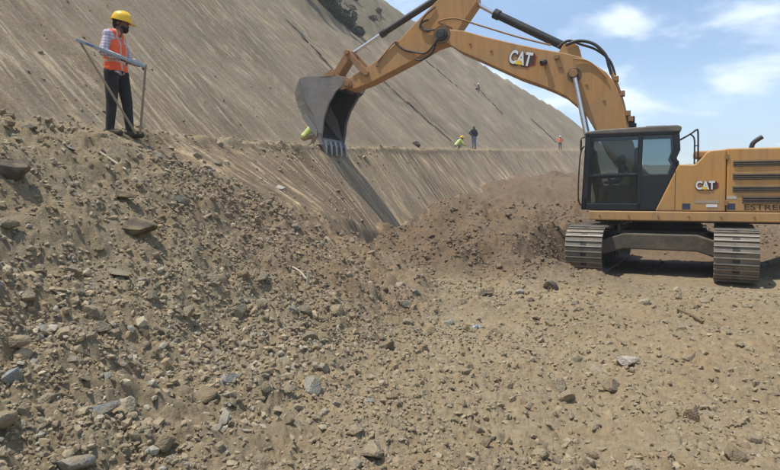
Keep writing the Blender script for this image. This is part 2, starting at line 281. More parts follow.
M['leaf'] = leaf_mat('scrub_leaves', (.035, .050, .022), (.075, .085, .040)); M['leaf_dry'] = leaf_mat('dry_scrub_leaves', (.09, .085, .045), (.16, .135, .075))
def glass_mat():
    m, N, L, b = new_mat('tinted_glass'); out = N['Material Output']; N.remove(b)
    tr = N.new('ShaderNodeBsdfTransparent'); tr.inputs[0].default_value = (.66, .72, .74, 1); gl = N.new('ShaderNodeBsdfGlossy'); gl.inputs['Roughness'].default_value = .04; gl.inputs[0].default_value = (.9, .95, 1, 1)
    fr = N.new('ShaderNodeFresnel'); fr.inputs[0].default_value = 1.5; mx = N.new('ShaderNodeMixShader'); L.new(fr.outputs[0], mx.inputs[0]); L.new(tr.outputs[0], mx.inputs[1]); L.new(gl.outputs[0], mx.inputs[2]); L.new(mx.outputs[0], out.inputs[0])
    return m
M['glass'] = glass_mat()
def band_mat(name, base, band, bands, band2=None, vert=None):
    """cloth with reflective bands printed at given heights (object Z) and two strips over the shoulders"""
    m, N, L, b = new_mat(name); b.inputs['Roughness'].default_value = .65
    t = N.new('ShaderNodeTexCoord'); s = N.new('ShaderNodeSeparateXYZ'); L.new(t.outputs['Object'], s.inputs[0]); cur = None
    def within(sock, c, w):
        a = N.new('ShaderNodeMath'); a.operation = 'COMPARE'; a.inputs[1].default_value = c; a.inputs[2].default_value = w; L.new(sock, a.inputs[0]); return a.outputs[0]
    socks = [within(s.outputs['Z'], c, w) for c, w in bands]
    if vert:
        ab = N.new('ShaderNodeMath'); ab.operation = 'ABSOLUTE'; L.new(s.outputs['Y'], ab.inputs[0]); socks.append(within(ab.outputs[0], vert[0], vert[1]))
    for q in socks:
        if cur is None: cur = q
        else:
            mxm = N.new('ShaderNodeMath'); mxm.operation = 'MAXIMUM'; L.new(cur, mxm.inputs[0]); L.new(q, mxm.inputs[1]); cur = mxm.outputs[0]
    nz = N.new('ShaderNodeTexNoise'); nz.inputs['Scale'].default_value = 9; nz.inputs['Detail'].default_value = 5; L.new(t.outputs['Object'], nz.inputs['Vector'])
    c0 = N.new('ShaderNodeMixRGB'); c0.inputs[1].default_value = tuple(v*.82 for v in base)+(1,); c0.inputs[2].default_value = base+(1,); L.new(nz.outputs['Fac'], c0.inputs[0])
    mx = N.new('ShaderNodeMixRGB'); mx.inputs[2].default_value = band+(1,); L.new(cur, mx.inputs[0]); L.new(c0.outputs[0], mx.inputs[1]); L.new(mx.outputs[0], b.inputs['Base Color'])
    bp = N.new('ShaderNodeBump'); bp.inputs['Strength'].default_value = .4; bp.inputs['Distance'].default_value = .03; L.new(nz.outputs['Fac'], bp.inputs['Height']); L.new(bp.outputs[0], b.inputs['Normal'])
    return m
M['vest_orange'] = band_mat('orange_vest', (.92, .13, .035), (.62, .40, .30), [(1.035, .022)], vert=(.105, .02))
M['vest_lime'] = band_mat('lime_vest', (.52, .62, .17), (.62, .64, .52), [(1.04, .03)], vert=(.105, .02))
def plaid_mat():
    m, N, L, b = new_mat('plaid_shirt'); b.inputs['Roughness'].default_value = .85; t = N.new('ShaderNodeTexCoord')
    def wave(axis, sc):
        w = N.new('ShaderNodeTexWave'); w.wave_type = 'BANDS'; w.bands_direction = axis; w.inputs['Scale'].default_value = sc; L.new(t.outputs['Object'], w.inputs['Vector'])
        r = N.new('ShaderNodeMath'); r.operation = 'GREATER_THAN'; r.inputs[1].default_value = .55; L.new(w.outputs['Fac'], r.inputs[0]); return r.outputs[0]
    a = wave('Z', 7.5); c = wave('X', 7.0)
    m1 = N.new('ShaderNodeMixRGB'); m1.inputs[1].default_value = (.58, .57, .58, 1); m1.inputs[2].default_value = (.30, .36, .50, 1); L.new(a, m1.inputs[0])
    m2 = N.new('ShaderNodeMixRGB'); m2.inputs[2].default_value = (.42, .16, .20, 1); mh = N.new('ShaderNodeMath'); mh.operation = 'MULTIPLY'; mh.inputs[1].default_value = .5; L.new(c, mh.inputs[0]); L.new(mh.outputs[0], m2.inputs[0]); L.new(m1.outputs[0], m2.inputs[1])
    L.new(m2.outputs[0], b.inputs['Base Color']); return m
M['plaid'] = plaid_mat()

# ---------------------------------------------------------------- object helpers
def tag(o, label=None, cat=None, group=None, kind=None):
    if label: o['label'] = label
    if cat: o['category'] = cat
    if group: o['group'] = group
    if kind: o['kind'] = kind
    return o
def empty(name, loc=(0, 0, 0), rz=0):
    o = bpy.data.objects.new(name, None); COL.objects.link(o); o.location = loc; o.rotation_euler = (0, 0, rz); o.empty_display_size = .2; return o
def link(name, me, m, parent=None):
    o = bpy.data.objects.new(name, me); COL.objects.link(o)
    if m is not None and not me.materials: me.materials.append(m)
    if parent: o.parent = parent
    return o
class MB:
    def __init__(s): s.v = []; s.f = []
    def add(s, v, f):
        k = len(s.v); s.v += [tuple(p) for p in v]; s.f += [tuple(i+k for i in q) for q in f]; return s
    def box(s, x0, x1, y0, y1, z0, z1):
        return s.add([(x, y, z) for x in (x0, x1) for y in (y0, y1) for z in (z0, z1)], [(0, 1, 3, 2), (4, 6, 7, 5), (0, 4, 5, 1), (2, 3, 7, 6), (0, 2, 6, 4), (1, 5, 7, 3)])
    def prism(s, poly, y0, y1):                 # outline in X,Z pushed along Y
        a = sum(poly[i][0]*poly[(i+1) % len(poly)][1]-poly[(i+1) % len(poly)][0]*poly[i][1] for i in range(len(poly)))
        if a < 0: poly = poly[::-1]
        if y0 > y1: y0, y1 = y1, y0
        n = len(poly); v = [(p[0], y0, p[1]) for p in poly]+[(p[0], y1, p[1]) for p in poly]
        f = [tuple(range(n)), tuple(range(2*n-1, n-1, -1))]+[(i, n+i, n+(i+1) % n, (i+1) % n) for i in range(n)]
        return s.add(v, f)
    def tube(s, pts, rad, seg=12, cap=True):
        pts = [Vector(p) for p in pts]; n = len(pts); rad = rad if isinstance(rad, (list, tuple)) else [rad]*n
        t0 = (pts[1]-pts[0]).normalized(); up = Vector((0, 0, 1)) if abs(t0.z) < .9 else Vector((1, 0, 0)); a = t0.cross(up).normalized(); v = []; f = []
        for i in range(n):
            t = (pts[min(i+1, n-1)]-pts[max(i-1, 0)]).normalized(); a = (a-t*a.dot(t)).normalized(); b = t.cross(a)
            for k in range(seg):
                c = 2*math.pi*k/seg; v.append(pts[i]+(a*math.cos(c)+b*math.sin(c))*rad[i])
        for i in range(n-1):
            for k in range(seg): f.append((i*seg+k, i*seg+(k+1) % seg, (i+1)*seg+(k+1) % seg, (i+1)*seg+k))
        if cap: f += [tuple(range(seg-1, -1, -1)), tuple((n-1)*seg+k for k in range(seg))]
        return s.add(v, f)
    def bar(s, p, q, w, h, up=(0, 0, 1)):       # rectangular bar from p to q
        p = Vector(p); q = Vector(q); t = (q-p).normalized(); a = t.cross(Vector(up)).normalized(); b = a.cross(t)
        v = [c+a*i*w/2+b*j*h/2 for c in (p, q) for i, j in ((-1, -1), (1, -1), (1, 1), (-1, 1))]
        return s.add(v, [(3, 2, 1, 0), (4, 5, 6, 7)]+[(k, (k+1) % 4, 4+(k+1) % 4, 4+k) for k in range(4)])
    def mesh(s, name): me = bpy.data.meshes.new(name); me.from_pydata(s.v, [], s.f); me.update(); return me
    def build(s, name, m, parent=None, bevel=0, smooth=0, seg=2):
        me = s.mesh(name)
        bm = bmesh.new(); bm.from_mesh(me); bmesh.ops.recalc_face_normals(bm, faces=bm.faces); bm.to_mesh(me); bm.free()
        if smooth:
            me.polygons.foreach_set('use_smooth', [True]*len(me.polygons)); me.set_sharp_from_angle(angle=R(smooth))
        o = link(name, me, m, parent)
        if bevel:
            md = o.modifiers.new('bevel', 'BEVEL'); md.width = bevel; md.segments = seg; md.limit_method = 'ANGLE'; md.angle_limit = R(35); md.harden_normals = False
        return o
def arc(cx, cz, r, a0, a1, n): return [(cx+r*math.cos(R(a0+(a1-a0)*i/n)), cz+r*math.sin(R(a0+(a1-a0)*i/n))) for i in range(n+1)]
def spline(pts, n=8):
    pts = [Vector(p) for p in pts]; out = []
    for i in range(len(pts)-1):
        p0 = pts[max(i-1, 0)]; p1 = pts[i]; p2 = pts[i+1]; p3 = pts[min(i+2, len(pts)-1)]
        for k in range(n):
            t = k/n; out.append(.5*((2*p1)+(p2-p0)*t+(2*p0-5*p1+4*p2-p3)*t*t+(-p0+3*p1-3*p2+p3)*t**3))
    return out+[pts[-1]]
def ground_z(x, y): return float(height(np.array([x]), np.array([y]))[0])

# ---------------------------------------------------------------- the ground, the trimmed face and the hillside
def build_terrain():
    th = np.concatenate([np.linspace(-180, -44, 40, endpoint=False), np.arange(-43, 41, 0.115), np.linspace(42, 180, 40, endpoint=False)])
    rs = np.concatenate([[.35, .6], np.exp(np.arange(math.log(.9), math.log(2.4), .03)), np.exp(np.arange(math.log(2.4), math.log(7), .0060)), np.exp(np.arange(math.log(7), math.log(23), .0040)), np.exp(np.arange(math.log(23), math.log(50), .0075)), np.exp(np.arange(math.log(50), math.log(110), .014)), np.exp(np.arange(math.log(110), math.log(420), .09))])
    a = np.radians(th); nt = len(th); nr = len(rs)
    X = rs[:, None]*np.sin(a)[None]; Y = rs[:, None]*np.cos(a)[None]
    Z, q = height(X.ravel(), Y.ravel(), True)
    V = np.stack([X.ravel(), Y.ravel(), Z], 1)
    x, y = V[:, 0], V[:, 1]
    def c3(c): return np.array(c)[None]
    road = c3((.258, .204, .130)); deb = c3((.236, .190, .122)); heap = c3((.160, .116, .076)); face = c3((.33, .258, .172)); upc = c3((.254, .208, .144)); wildc = c3((.17, .145, .095))
    def mixc(a_, b_, t): return a_+(b_-a_)*np.clip(t, 0, 1)[:, None]
    c = np.repeat(road, len(V), 0)
    c = mixc(c, deb, q['debris']); c = mixc(c, heap, np.clip(q['hm'], 0, 1)*.95)
    fnear = sm((17.5-q['s'])/5)[:, None]; fcol = face*(1-fnear)+c3((.215, .163, .108))*fnear; c = c+(fcol-c)*(q['face']*.95)[:, None]; c = mixc(c, deb*1.05, q['lip']*.6); c = mixc(c, upc, q['onup']); c = mixc(c, wildc, q['wild'])
    # pale dust left on the combed ridges, darker tone in the furrows
    gr = (q['g2']-.5)*.5+q['g1']*.6
    c = c*(1-np.clip(gr, -.6, .6)*(.50*q['face']*q['patch']+.30*q['onup']*(1-q['wild'])))[:, None]
    brown = sm((q['s']-4.6)/2.6)*sm((q['t']-.0)/.2)*q['debris']*sm((.8-q['t'])/.3)*(1-q['hm']); c = mixc(c, c3((.222, .162, .105)), brown*.85)
    gate = sm(fbm(q['s']*.22+3, q['n']*.30, 3, 131)*1.9+.45+.35*sm((16-q['s'])/8)-.15*sm((q['up']-5)/5))
    comb = np.clip(q['face']*(.45+.55*q['patch'])*(1+.5*fnear[:, 0])+q['onup']*(1-q['wild'])*(.06+.62*gate)*sm((q['crest']-q['up'])/3), 0, 1.5)
    er = fbm(q['s']*.5, q['n']*.22, 4, 133); c = c*(1+q['onup']*(.16*er+.10*fbm(x*.5, y*.5, 4, 134)))[:, None]
    big = fbm(x*.18, y*.18, 4, 101); mid = fbm(x*.9, y*.9, 4, 102)
    c = c*(1+.16*big+.12*mid)[:, None]
    red = np.clip(fbm(x*.3+8, y*.3, 3, 103)*.9+.1, 0, 1)[:, None]; c = c*(1+red*np.array([[.04, -.02, -.07]]))
    i, j = np.meshgrid(np.arange(nr-1), np.arange(nt), indexing='ij'); j2 = (j+1) % nt
    Fq = np.stack([i*nt+j, i*nt+j2, (i+1)*nt+j2, (i+1)*nt+j], -1).reshape(-1, 4)[:, ::-1]
    fs = q['n'][Fq].mean(1); fe = q['e'][Fq].mean(1); fd = q['cut'][Fq].mean(1); ft = q['t'][Fq].mean(1); fh = q['hm'][Fq].mean(1)
    hill = fs > fe+1.0; low = (~hill) & (ft > .10) & (fd > .45) & (fh < .6)
    for name, sel, lab, in (('ground', ~hill & ~low, 0), ('lower_slope', low, 0), ('hillside', hill, 0)):
        f = Fq[sel]; used = np.unique(f); remap = np.zeros(len(V), np.int64); remap[used] = np.arange(len(used)); f = remap[f]
        me = bpy.data.meshes.new(name); me.vertices.add(len(used)); me.vertices.foreach_set('co', V[used].ravel())
        me.loops.add(f.size); me.loops.foreach_set('vertex_index', f.ravel().astype(np.int32))
        me.polygons.add(len(f)); me.polygons.foreach_set('loop_start', np.arange(0, f.size, 4, dtype=np.int32)); me.polygons.foreach_set('use_smooth', np.ones(len(f), bool))
        me.update(); at = me.attributes.new('tint', 'FLOAT_COLOR', 'POINT'); at.data.foreach_set('color', np.concatenate([c[used], np.ones((len(used), 1))], 1).ravel().astype(np.float32))
        ac = me.attributes.new('comb', 'FLOAT', 'POINT'); ac.data.foreach_set('value', comb[used].astype(np.float32))
        tag(link(name, me, M['soil']), kind='structure')
build_terrain()

# ---------------------------------------------------------------- stones
rng = np.random.default_rng(7)
def ico(sub):
    bm = bmesh.new(); bmesh.ops.create_icosphere(bm, subdivisions=sub, radius=1.0); v = np.array([p.co[:] for p in bm.verts]); f = np.array([[q.index for q in p.verts] for p in bm.faces]); bm.free(); return v, f
def rock_mesh(name, seed, flat=.7, rough=.13):
    r = np.random.default_rng(seed); v, f = ico(3)
    for k in range(9):                         # chip planes off a ball: flat faces and sharp arrises
        d = r.normal(size=3); d /= np.linalg.norm(d); h = r.uniform(.45, .82); pr = v@d
        v = v-np.maximum(pr-h, 0)[:, None]*d[None]
    v = v*np.array([1.0, r.uniform(.62, .95), flat*r.uniform(.8, 1.15)])
    nn = fbm(v[:, 0]*2.1+seed, v[:, 1]*2.1+v[:, 2]*1.7, 4, seed); v = v*(1+rough*nn)[:, None]
    me = bpy.data.meshes.new(name); me.from_pydata(v.tolist(), [], f.tolist()); me.update()
    me.polygons.foreach_set('use_smooth', [True]*len(f)); me.set_sharp_from_angle(angle=R(24)); me.materials.append(M['stone']); return me
ROCKS = [rock_mesh('rock_shape', 100+k, fl, .10) for k, fl in enumerate((.75, .6, .8, .5, .7, .65, .9, .45))]
def rock(name, x, y, r, shape, rz, tilt, col, stretch=(1, 1, 1), sink=.3):
    o = bpy.data.objects.new(name, ROCKS[shape % len(ROCKS)]); COL.objects.link(o)
    o.scale = (r*stretch[0], r*stretch[1], r*stretch[2]); o.rotation_euler = (tilt[0], tilt[1], rz)
    o.location = (x, y, ground_z(x, y)+r*stretch[2]*.62*(1-2*sink)); o.color = tuple(col)+(1,); return o

GREY = (.215, .21, .185); TAN = (.27, .215, .14); DARK = (.095, .077, .053); BROWN = (.19, .145, .09); MID = (.245, .20, .135)
SPECIAL = [  # x, y, size, shape, spin, tilt, colour, stretch, sink, label
 (-1.69, 3.40, .105, 3, .3, (.25, -.2), (.175, .185, .18), (1, .8, .9), .22, 'smooth blue grey flat stone near the lower left corner'),
 (-2.15, 3.31, .078, 0, 1.2, (.2, .3), (.26, .275, .27), (1, .8, 1), .2, 'pale blue grey stone at the left edge, lower part of debris'),
 (-1.20, 4.38, .085, 2, .9, (.1, .2), GREY, (1, .85, .9), .25, 'rounded grey stone low on the debris, left of the trough'),
 (-1.79, 5.15, .090, 0, 2.0, (.4, .1), (.27, .22, .145), (.95, .9, 1.25), .18, 'angular tan stone standing up on the debris, lit on its left'),
 (-2.13, 4.33, .078, 6, .4, (.1, -.3), (.25, .21, .145), (1, .9, 1.1), .2, 'upright tan stone among rubble, left of the angular tan one'),
 (-1.75, 5.81, .125, 1, .2, (-.1, .15), (.31, .25, .17), (1, .7, .8), .3, 'pale tan rounded stone in the middle of the debris slope'),
 (-2.49, 5.72, .230, 7, -.35, (.35, .25), DARK, (1.1, .7, .75), .3, 'large dark slab of rock jutting from the debris slope'),
 (-2.74, 6.02, .140, 3, -.2, (.3, .2), (.10, .085, .06), (1.1, .7, .7), .3, 'smaller dark slab just above the large dark slab'),
 (-3.47, 5.42, .200, 4, .5, (.1, .1), (.095, .08, .06), (1.05, .8, .85), .25, 'dark boulder near the left edge, below the standing man'),
 (-1.89, 10.06, .135, 7, -.5, (.5, .3), (.40, .38, .33), (1, .55, .6), .25, 'pale flat stone lying on the combed slope, left of the bucket shadow'),
 (-2.47, 6.88, .125, 2, .8, (.3, .2), (.19, .17, .13), (1, .8, .8), .3, 'grey brown stone at the lower ends of the groove marks'),
 (2.32, 5.68, .135, 3, .2, (.15, .1), (.45, .40, .32), (1.05, .75, .85), .25, 'whitish flat topped stone on the flat ground at right'),
 (1.91, 5.02, .115, 2, 1.1, (.1, .2), (.20, .15, .095), (1, .9, .95), .36, 'brown half buried stone just below the whitish stone'),
 (2.25, 4.32, .098, 0, 2.4, (.45, -.2), (.22, .165, .105), (.85, .85, 1.15), .22, 'brown pointed stone at lower right with a dark right face'),
 (1.54, 9.24, .165, 7, .1, (.1, .1), DARK, (1.1, .7, .85), .25, 'dark flat stone at the front foot of the soil heap'),
 (2.14, 9.57, .100, 4, .7, (.2, .1), (.36, .33, .27), (1, .8, .8), .25, 'pale stone at the foot of the heap, between two dark ones'),
 (2.18, 9.07, .085, 5, .9, (.2, .1), (.17, .14, .10), (1, .8, .8), .25, 'small brown stone in front of the pale stone by the heap'),
 (2.70, 9.90, .185, 6, 1.9, (.2, -.2), (.09, .07, .055), (1.05, .8, .8), .25, 'dark lump of earth left of the near end of the left track'),
 (-0.93, 6.34, .098, 2, .5, (.2, .2), (.30, .245, .165), (1, .85, .95), .25, 'tan stone beside the pale peg in the middle of the debris'),
 (-2.32, 3.58, .095, 1, .1, (.2, .1), (.27, .215, .135), (1.1, .8, .7), .25, 'flat tan stone at the left edge, above the blue grey one'),
 (-3.12, 4.76, .110, 5, .4, (.1, .2), (.25, .205, .14), (1.1, .8, .8), .3, 'tan stone at the left edge, below the dark boulder'),
 (1.45, 32.78, .300, 2, .4, (.2, .1), (.055, .045, .035), (1, .8, .8), .3, 'small dark boulder on the far bench edge, right of bucket'),
]
for (x, y, r, sh, rz, ti, co, st, sk, lab) in SPECIAL:
    tag(rock('boulder' if r > .17 else 'stone', x, y, r, sh, rz, ti, co, st, sk), lab, 'rock')
# stones of fist to head size: the largest ones as things of their own
def scatter(rmin, rmax, per_m2, dmin, dmax, seed, a0=-38, a1=36, road_w=.30):
    g = np.random.default_rng(seed); area = .5*R(a1-a0)*(dmax**2-dmin**2); k = int(area*per_m2*1.6)
    d = np.sqrt(g.uniform(dmin**2, dmax**2, k)); a = np.radians(g.uniform(a0, a1, k)); x = d*np.sin(a); y = d*np.cos(a)
    z, q = height(x, y, True)
    clump = .12+1.6*sm(fbm(x*.9, y*.9, 3, 900+seed%5)*1.8+.42)
    toe = np.exp(-((q['n']-q['tn'])/.9)**2)*(q['s'] < 13)
    low = sm((1.45-z)/.7)*sm((6.8-q['s'])/2.2); thick = np.clip(.24+1.5*low+.55*sm(fbm(x*.55, y*.55, 3, 907)*2.2-.05), 0, 1.8)
    if road_w > .5: thick = .75+0*thick
    w = np.maximum.reduce([q['debris']*(1-.25*q['hm'])*np.maximum(thick, q['hm']), road_w*q['road']*(.4+.9*sm((5.5-q['dist'])/2.5))+.35*toe, .5*q['lip']*(q['onup'] < .3), .05*q['face'], .02*q['onup']])*clump*(1-.85*q['pad'])/1.6
    keep = (g.uniform(size=k) < w) & (np.hypot(x+3.75, y-8.1) > .42)
    sz = rmin*(rmax/rmin)**(g.uniform(size=keep.sum())**1.5)
    return x[keep], y[keep], z[keep], sz, {m_: v[keep] for m_, v in q.items()}
bx, by, bz, bs, bq = scatter(.05, .125, 10, 2.9, 17, 301)
order = np.argsort(-bs/np.hypot(bx, by))
zone_lab = {'debris': ('grey brown broken stone loose among others on the debris slope', 'stones on the debris slope'),
            'road': ('small tan stone lying loose on the flat earth ground', 'stones on the flat ground'),
            'heap': ('reddish brown clod on the soil heap beside the excavator', 'clods on the soil heap')}
nb = 0; STONES = []
spots = [(s_[0], s_[1], s_[2]) for s_ in SPECIAL]
for k in order:
    if nb >= 270: break
    x, y, r = float(bx[k]), float(by[k]), float(bs[k])
    if any((x-a)**2+(y-b)**2 < (r+c)**2 for a, b, c in spots): continue
    zone = 'heap' if bq['hm'][k] > .5 else ('debris' if bq['debris'][k] > .5 else 'road')
    if zone == 'heap':
        if sum(1 for q_ in STONES if q_[1] == 'heap') >= 24: continue
    lo = np.random.default_rng(5000+int(k)); pal = [MID, TAN, (.235, .22, .18), BROWN, (.30, .25, .175), (.20, .168, .115)] if zone != 'heap' else [(.18, .135, .09), (.21, .16, .11), (.155, .115, .078)]
    pi_ = int(lo.integers(len(pal))); co = np.array(pal[pi_])*lo.uniform(.95, 1.2)
    o = rock('stone' if zone != 'heap' else 'clod', x, y, r, int(lo.integers(8)), lo.uniform(0, 6.28), (lo.uniform(-.5, .5), lo.uniform(-.5, .5)), co, (1, lo.uniform(.75, 1), lo.uniform(.7, 1.1)), .36)
    STONES.append((o, zone, x, y, r, pi_)); spots.append((x, y, r)); nb += 1
ORD = ['largest', 'second largest', 'third largest', 'fourth largest', 'fifth largest', 'sixth largest', 'seventh largest', 'eighth largest']
def where(zone, x, y):
    px, py = 390+585*x/y, 195+585*(1.68-ground_z(x, y))/y          # where it stands in the view, for its description only
    if zone == 'heap': return 'on the near side of the soil heap' if y < 13 else 'on the crest of the soil heap' if y < 17 else 'on the loose soil behind the heap'
    if zone == 'road':
        if y > 9: return 'on the flat ground before the tracks'
        return ('on the flat ground, right edge of the view' if px > 660 else 'on the flat ground, right of centre' if px > 520 else 'in the trough at bottom centre') if y < 6 else ('on the flat ground below the tracks' if px > 560 else 'on the flat ground below the heap')
    if np.hypot(x+3.8, y-7.6) < 1.7: return 'on the debris below the standing man'
    if py > 380: return 'in the lower left corner' if px < 150 else 'at the bottom edge, left of centre'
    if px < 110: return 'on the debris by the left edge'
    if px < 230: return 'on the left middle of the debris slope'
    if y > 9: return 'on the debris near the bucket shadow'
    return 'on the middle of the debris slope, upper part' if py < 300 else 'on the middle of the debris slope, lower part'
TONE = ['buff', 'tan', 'greyish', 'brown', 'pale', 'dull']; cells = {}
for st_ in STONES: cells.setdefault((st_[1], where(*st_[1:4]), 'brown' if st_[1] == 'heap' else TONE[st_[5]]), []).append(st_)
for (zone, wh, tone), L_ in cells.items():
    L_.sort(key=lambda q_: -q_[4]/math.hypot(q_[2], q_[3])); kd = 'clod' if zone == 'heap' else 'stone'
    for k, st_ in enumerate(L_):
        lab = (f'{ORD[k]} {tone} {kd} {wh}' if len(L_) > 1 else f'only {tone} loose {kd} {wh}') if k < len(ORD) else f'one of the small {tone} {kd}s {wh}'
        tag(st_[0], lab, kd, zone_lab[zone][1])
# everything smaller: gravel nobody could count
def gravel():
    V0 = []; vi, fi = ico(1)
    g = np.random.default_rng(77)
    for k in range(12):
        v = vi.copy()
        for c in range(5):
            d = g.normal(size=3); d /= np.linalg.norm(d); h = g.uniform(.4, .8); v = v-np.maximum(v@d-h, 0)[:, None]*d[None]
        V0.append(v*np.array([1, g.uniform(.6, 1), g.uniform(.45, .95)])*(1+.12*g.normal(size=(len(v), 1))))
    VA, FA, CA = [], [], []; base = 0
    lay = [(.011, .022, 900, 2.6, 4.8, 401), (.016, .034, 520, 2.6, 8.5, 402), (.028, .055, 190, 2.8, 15, 403), (.045, .08, 26, 3, 24, 404), (.08, .15, .8, 14, 32, 405), (.014, .030, 420, 2.6, 7.0, 411), (.022, .045, 190, 2.8, 12, 412), (.04, .07, 30, 6, 21, 413)]
    for (r0, r1_, den, d0, d1, sd) in lay:
        x, y, z, sz, q = scatter(r0, r1_, den*.62, d0, d1, sd, road_w=(.9 if sd > 410 else .30)); k = len(x)
        which = g.integers(0, 12, k); ang = g.uniform(0, 6.283, (k, 3)); ang[:, :2] = g.normal(0, .55, (k, 2))
        c, s_ = np.cos(ang), np.sin(ang); P = np.stack(V0)[which]*sz[:, None, None]*np.stack([np.ones(k), np.ones(k), g.uniform(.7, 1.1, k)], 1)[:, None]
        X, Y, Z = P[..., 0], P[..., 1], P[..., 2]
        Y, Z = Y*c[:, :1]-Z*s_[:, :1], Y*s_[:, :1]+Z*c[:, :1]; X, Z = X*c[:, 1:2]+Z*s_[:, 1:2], -X*s_[:, 1:2]+Z*c[:, 1:2]; X, Y = X*c[:, 2:]-Y*s_[:, 2:], X*s_[:, 2:]+Y*c[:, 2:]
        P = np.stack([X+x[:, None], Y+y[:, None], Z+(z+sz*.02)[:, None]], -1); nv = P.shape[1]
        VA.append(P.reshape(-1, 3)); FA.append((fi[None]+(np.arange(k)*nv)[:, None, None]).reshape(-1, 3)+base); base += k*nv
        pal = np.array([(.245, .190, .120), (.265, .205, .128), (.23, .178, .114), (.31, .25, .165), (.245, .215, .165), (.195, .147, .09), (.24, .178, .106)])
        col = pal[g.integers(0, len(pal), k)]*g.uniform(.92, 1.45, (k, 1)); rdw = (q['road']*(1-q['debris']))[:, None]; col = col*(1-.6*rdw)+np.array([[.258, .204, .130]])*g.uniform(.85, 1.15, (k, 1))*.6*rdw; br = (sm((q['s']-4.6)/2.6)*q['debris'])[:, None]; col = col*(1-.5*br)+np.array([[.222, .164, .107]])*g.uniform(.75, 1.2, (k, 1))*.5*br; hp = np.clip(q['hm'], 0, 1)[:, None]; col = col*(1-hp*.75)+np.array([[.172, .127, .084]])*g.uniform(.8, 1.25, (k, 1))*hp*.75
        if sd > 410:          # crumbs of the soil itself
            so = np.array([[.258, .204, .130]])*rdw+np.array([[.236, .190, .122]])*(1-rdw); so = so*(1-.85*br)+np.array([[.222, .162, .105]])*.85*br; so = so*(1-hp)+np.array([[.160, .116, .076]])*hp; col = so*g.uniform(.9, 1.15, (k, 1))
        CA.append(np.repeat(col, nv, 0))
    V = np.concatenate(VA); F = np.concatenate(FA); C = np.concatenate(CA); print('gravel tris', len(F))
    me = bpy.data.meshes.new('gravel'); me.vertices.add(len(V)); me.vertices.foreach_set('co', V.ravel()); me.loops.add(F.size); me.loops.foreach_set('vertex_index', F.ravel().astype(np.int32))
    me.polygons.add(len(F)); me.polygons.foreach_set('loop_start', np.arange(0, F.size, 3, dtype=np.int32)); me.update(); me.polygons.foreach_set('use_smooth', np.zeros(len(F), bool))
    at = me.attributes.new('tint', 'FLOAT_COLOR', 'POINT'); at.data.foreach_set('color', np.concatenate([C, np.ones((len(C), 1))], 1).ravel().astype(np.float32))
    tag(link('gravel', me, M['pebble']), 'loose brown gravel and broken stone strewn over the debris and ground', 'gravel', kind='stuff')
gravel()

# ---------------------------------------------------------------- the excavator (local X forward, Y to the cab side, Z up)
EZ = 0.0
ex = empty('excavator', (EXC[0], EXC[1], EZ), R(157))
tag(ex, 'orange yellow tracked excavator with dark cab, reaching its bucket to the slope', 'excavator')
TLOC = R(90-29-157)
def track_frame_point(u, v, z):       # undercarriage coordinates (u along the tracks, v across) to machine coordinates
    c, s_ = math.cos(TLOC), math.sin(TLOC); return (u*c-v*s_, u*s_+v*c, z)
HALF, RT = 2.0, .475
def shoe_mesh():
    b = MB(); w, p = .37, .104; mi_ = []
    b.box(-p, p, -w, w, -.012, .012); mi_ += [0]*(len(b.f)-len(mi_))
    for gx_ in (-.088, .030):
        b.prism([(gx_-.013, .010), (gx_+.013, .010), (gx_+.009, .036), (gx_-.009, .036)], -w+.004, w-.004); mi_ += [0]*(len(b.f)-len(mi_))
        b.box(gx_-.008, gx_+.008, -w+.006, w-.006, .0365, .040); mi_ += [1]*(len(b.f)-len(mi_))
    for gx_ in (-.030,): b.box(gx_-.030, gx_+.030, -.06, .06, .0125, .016); mi_ += [2]*(len(b.f)-len(mi_))
    me = b.mesh('track_shoe'); [me.materials.append(M[k]) for k in ('shoe', 'worn_edge', 'black')]
    me.polygons.foreach_set('material_index', mi_); bm = bmesh.new(); bm.from_mesh(me); bmesh.ops.recalc_face_normals(bm, faces=bm.faces); bm.to_mesh(me); bm.free(); return me
M['worn_edge'] = mat('worn_track_edge', (.30, .285, .26), .45, .5, .45, (.34, .285, .20), 6)
SHOE = shoe_mesh()
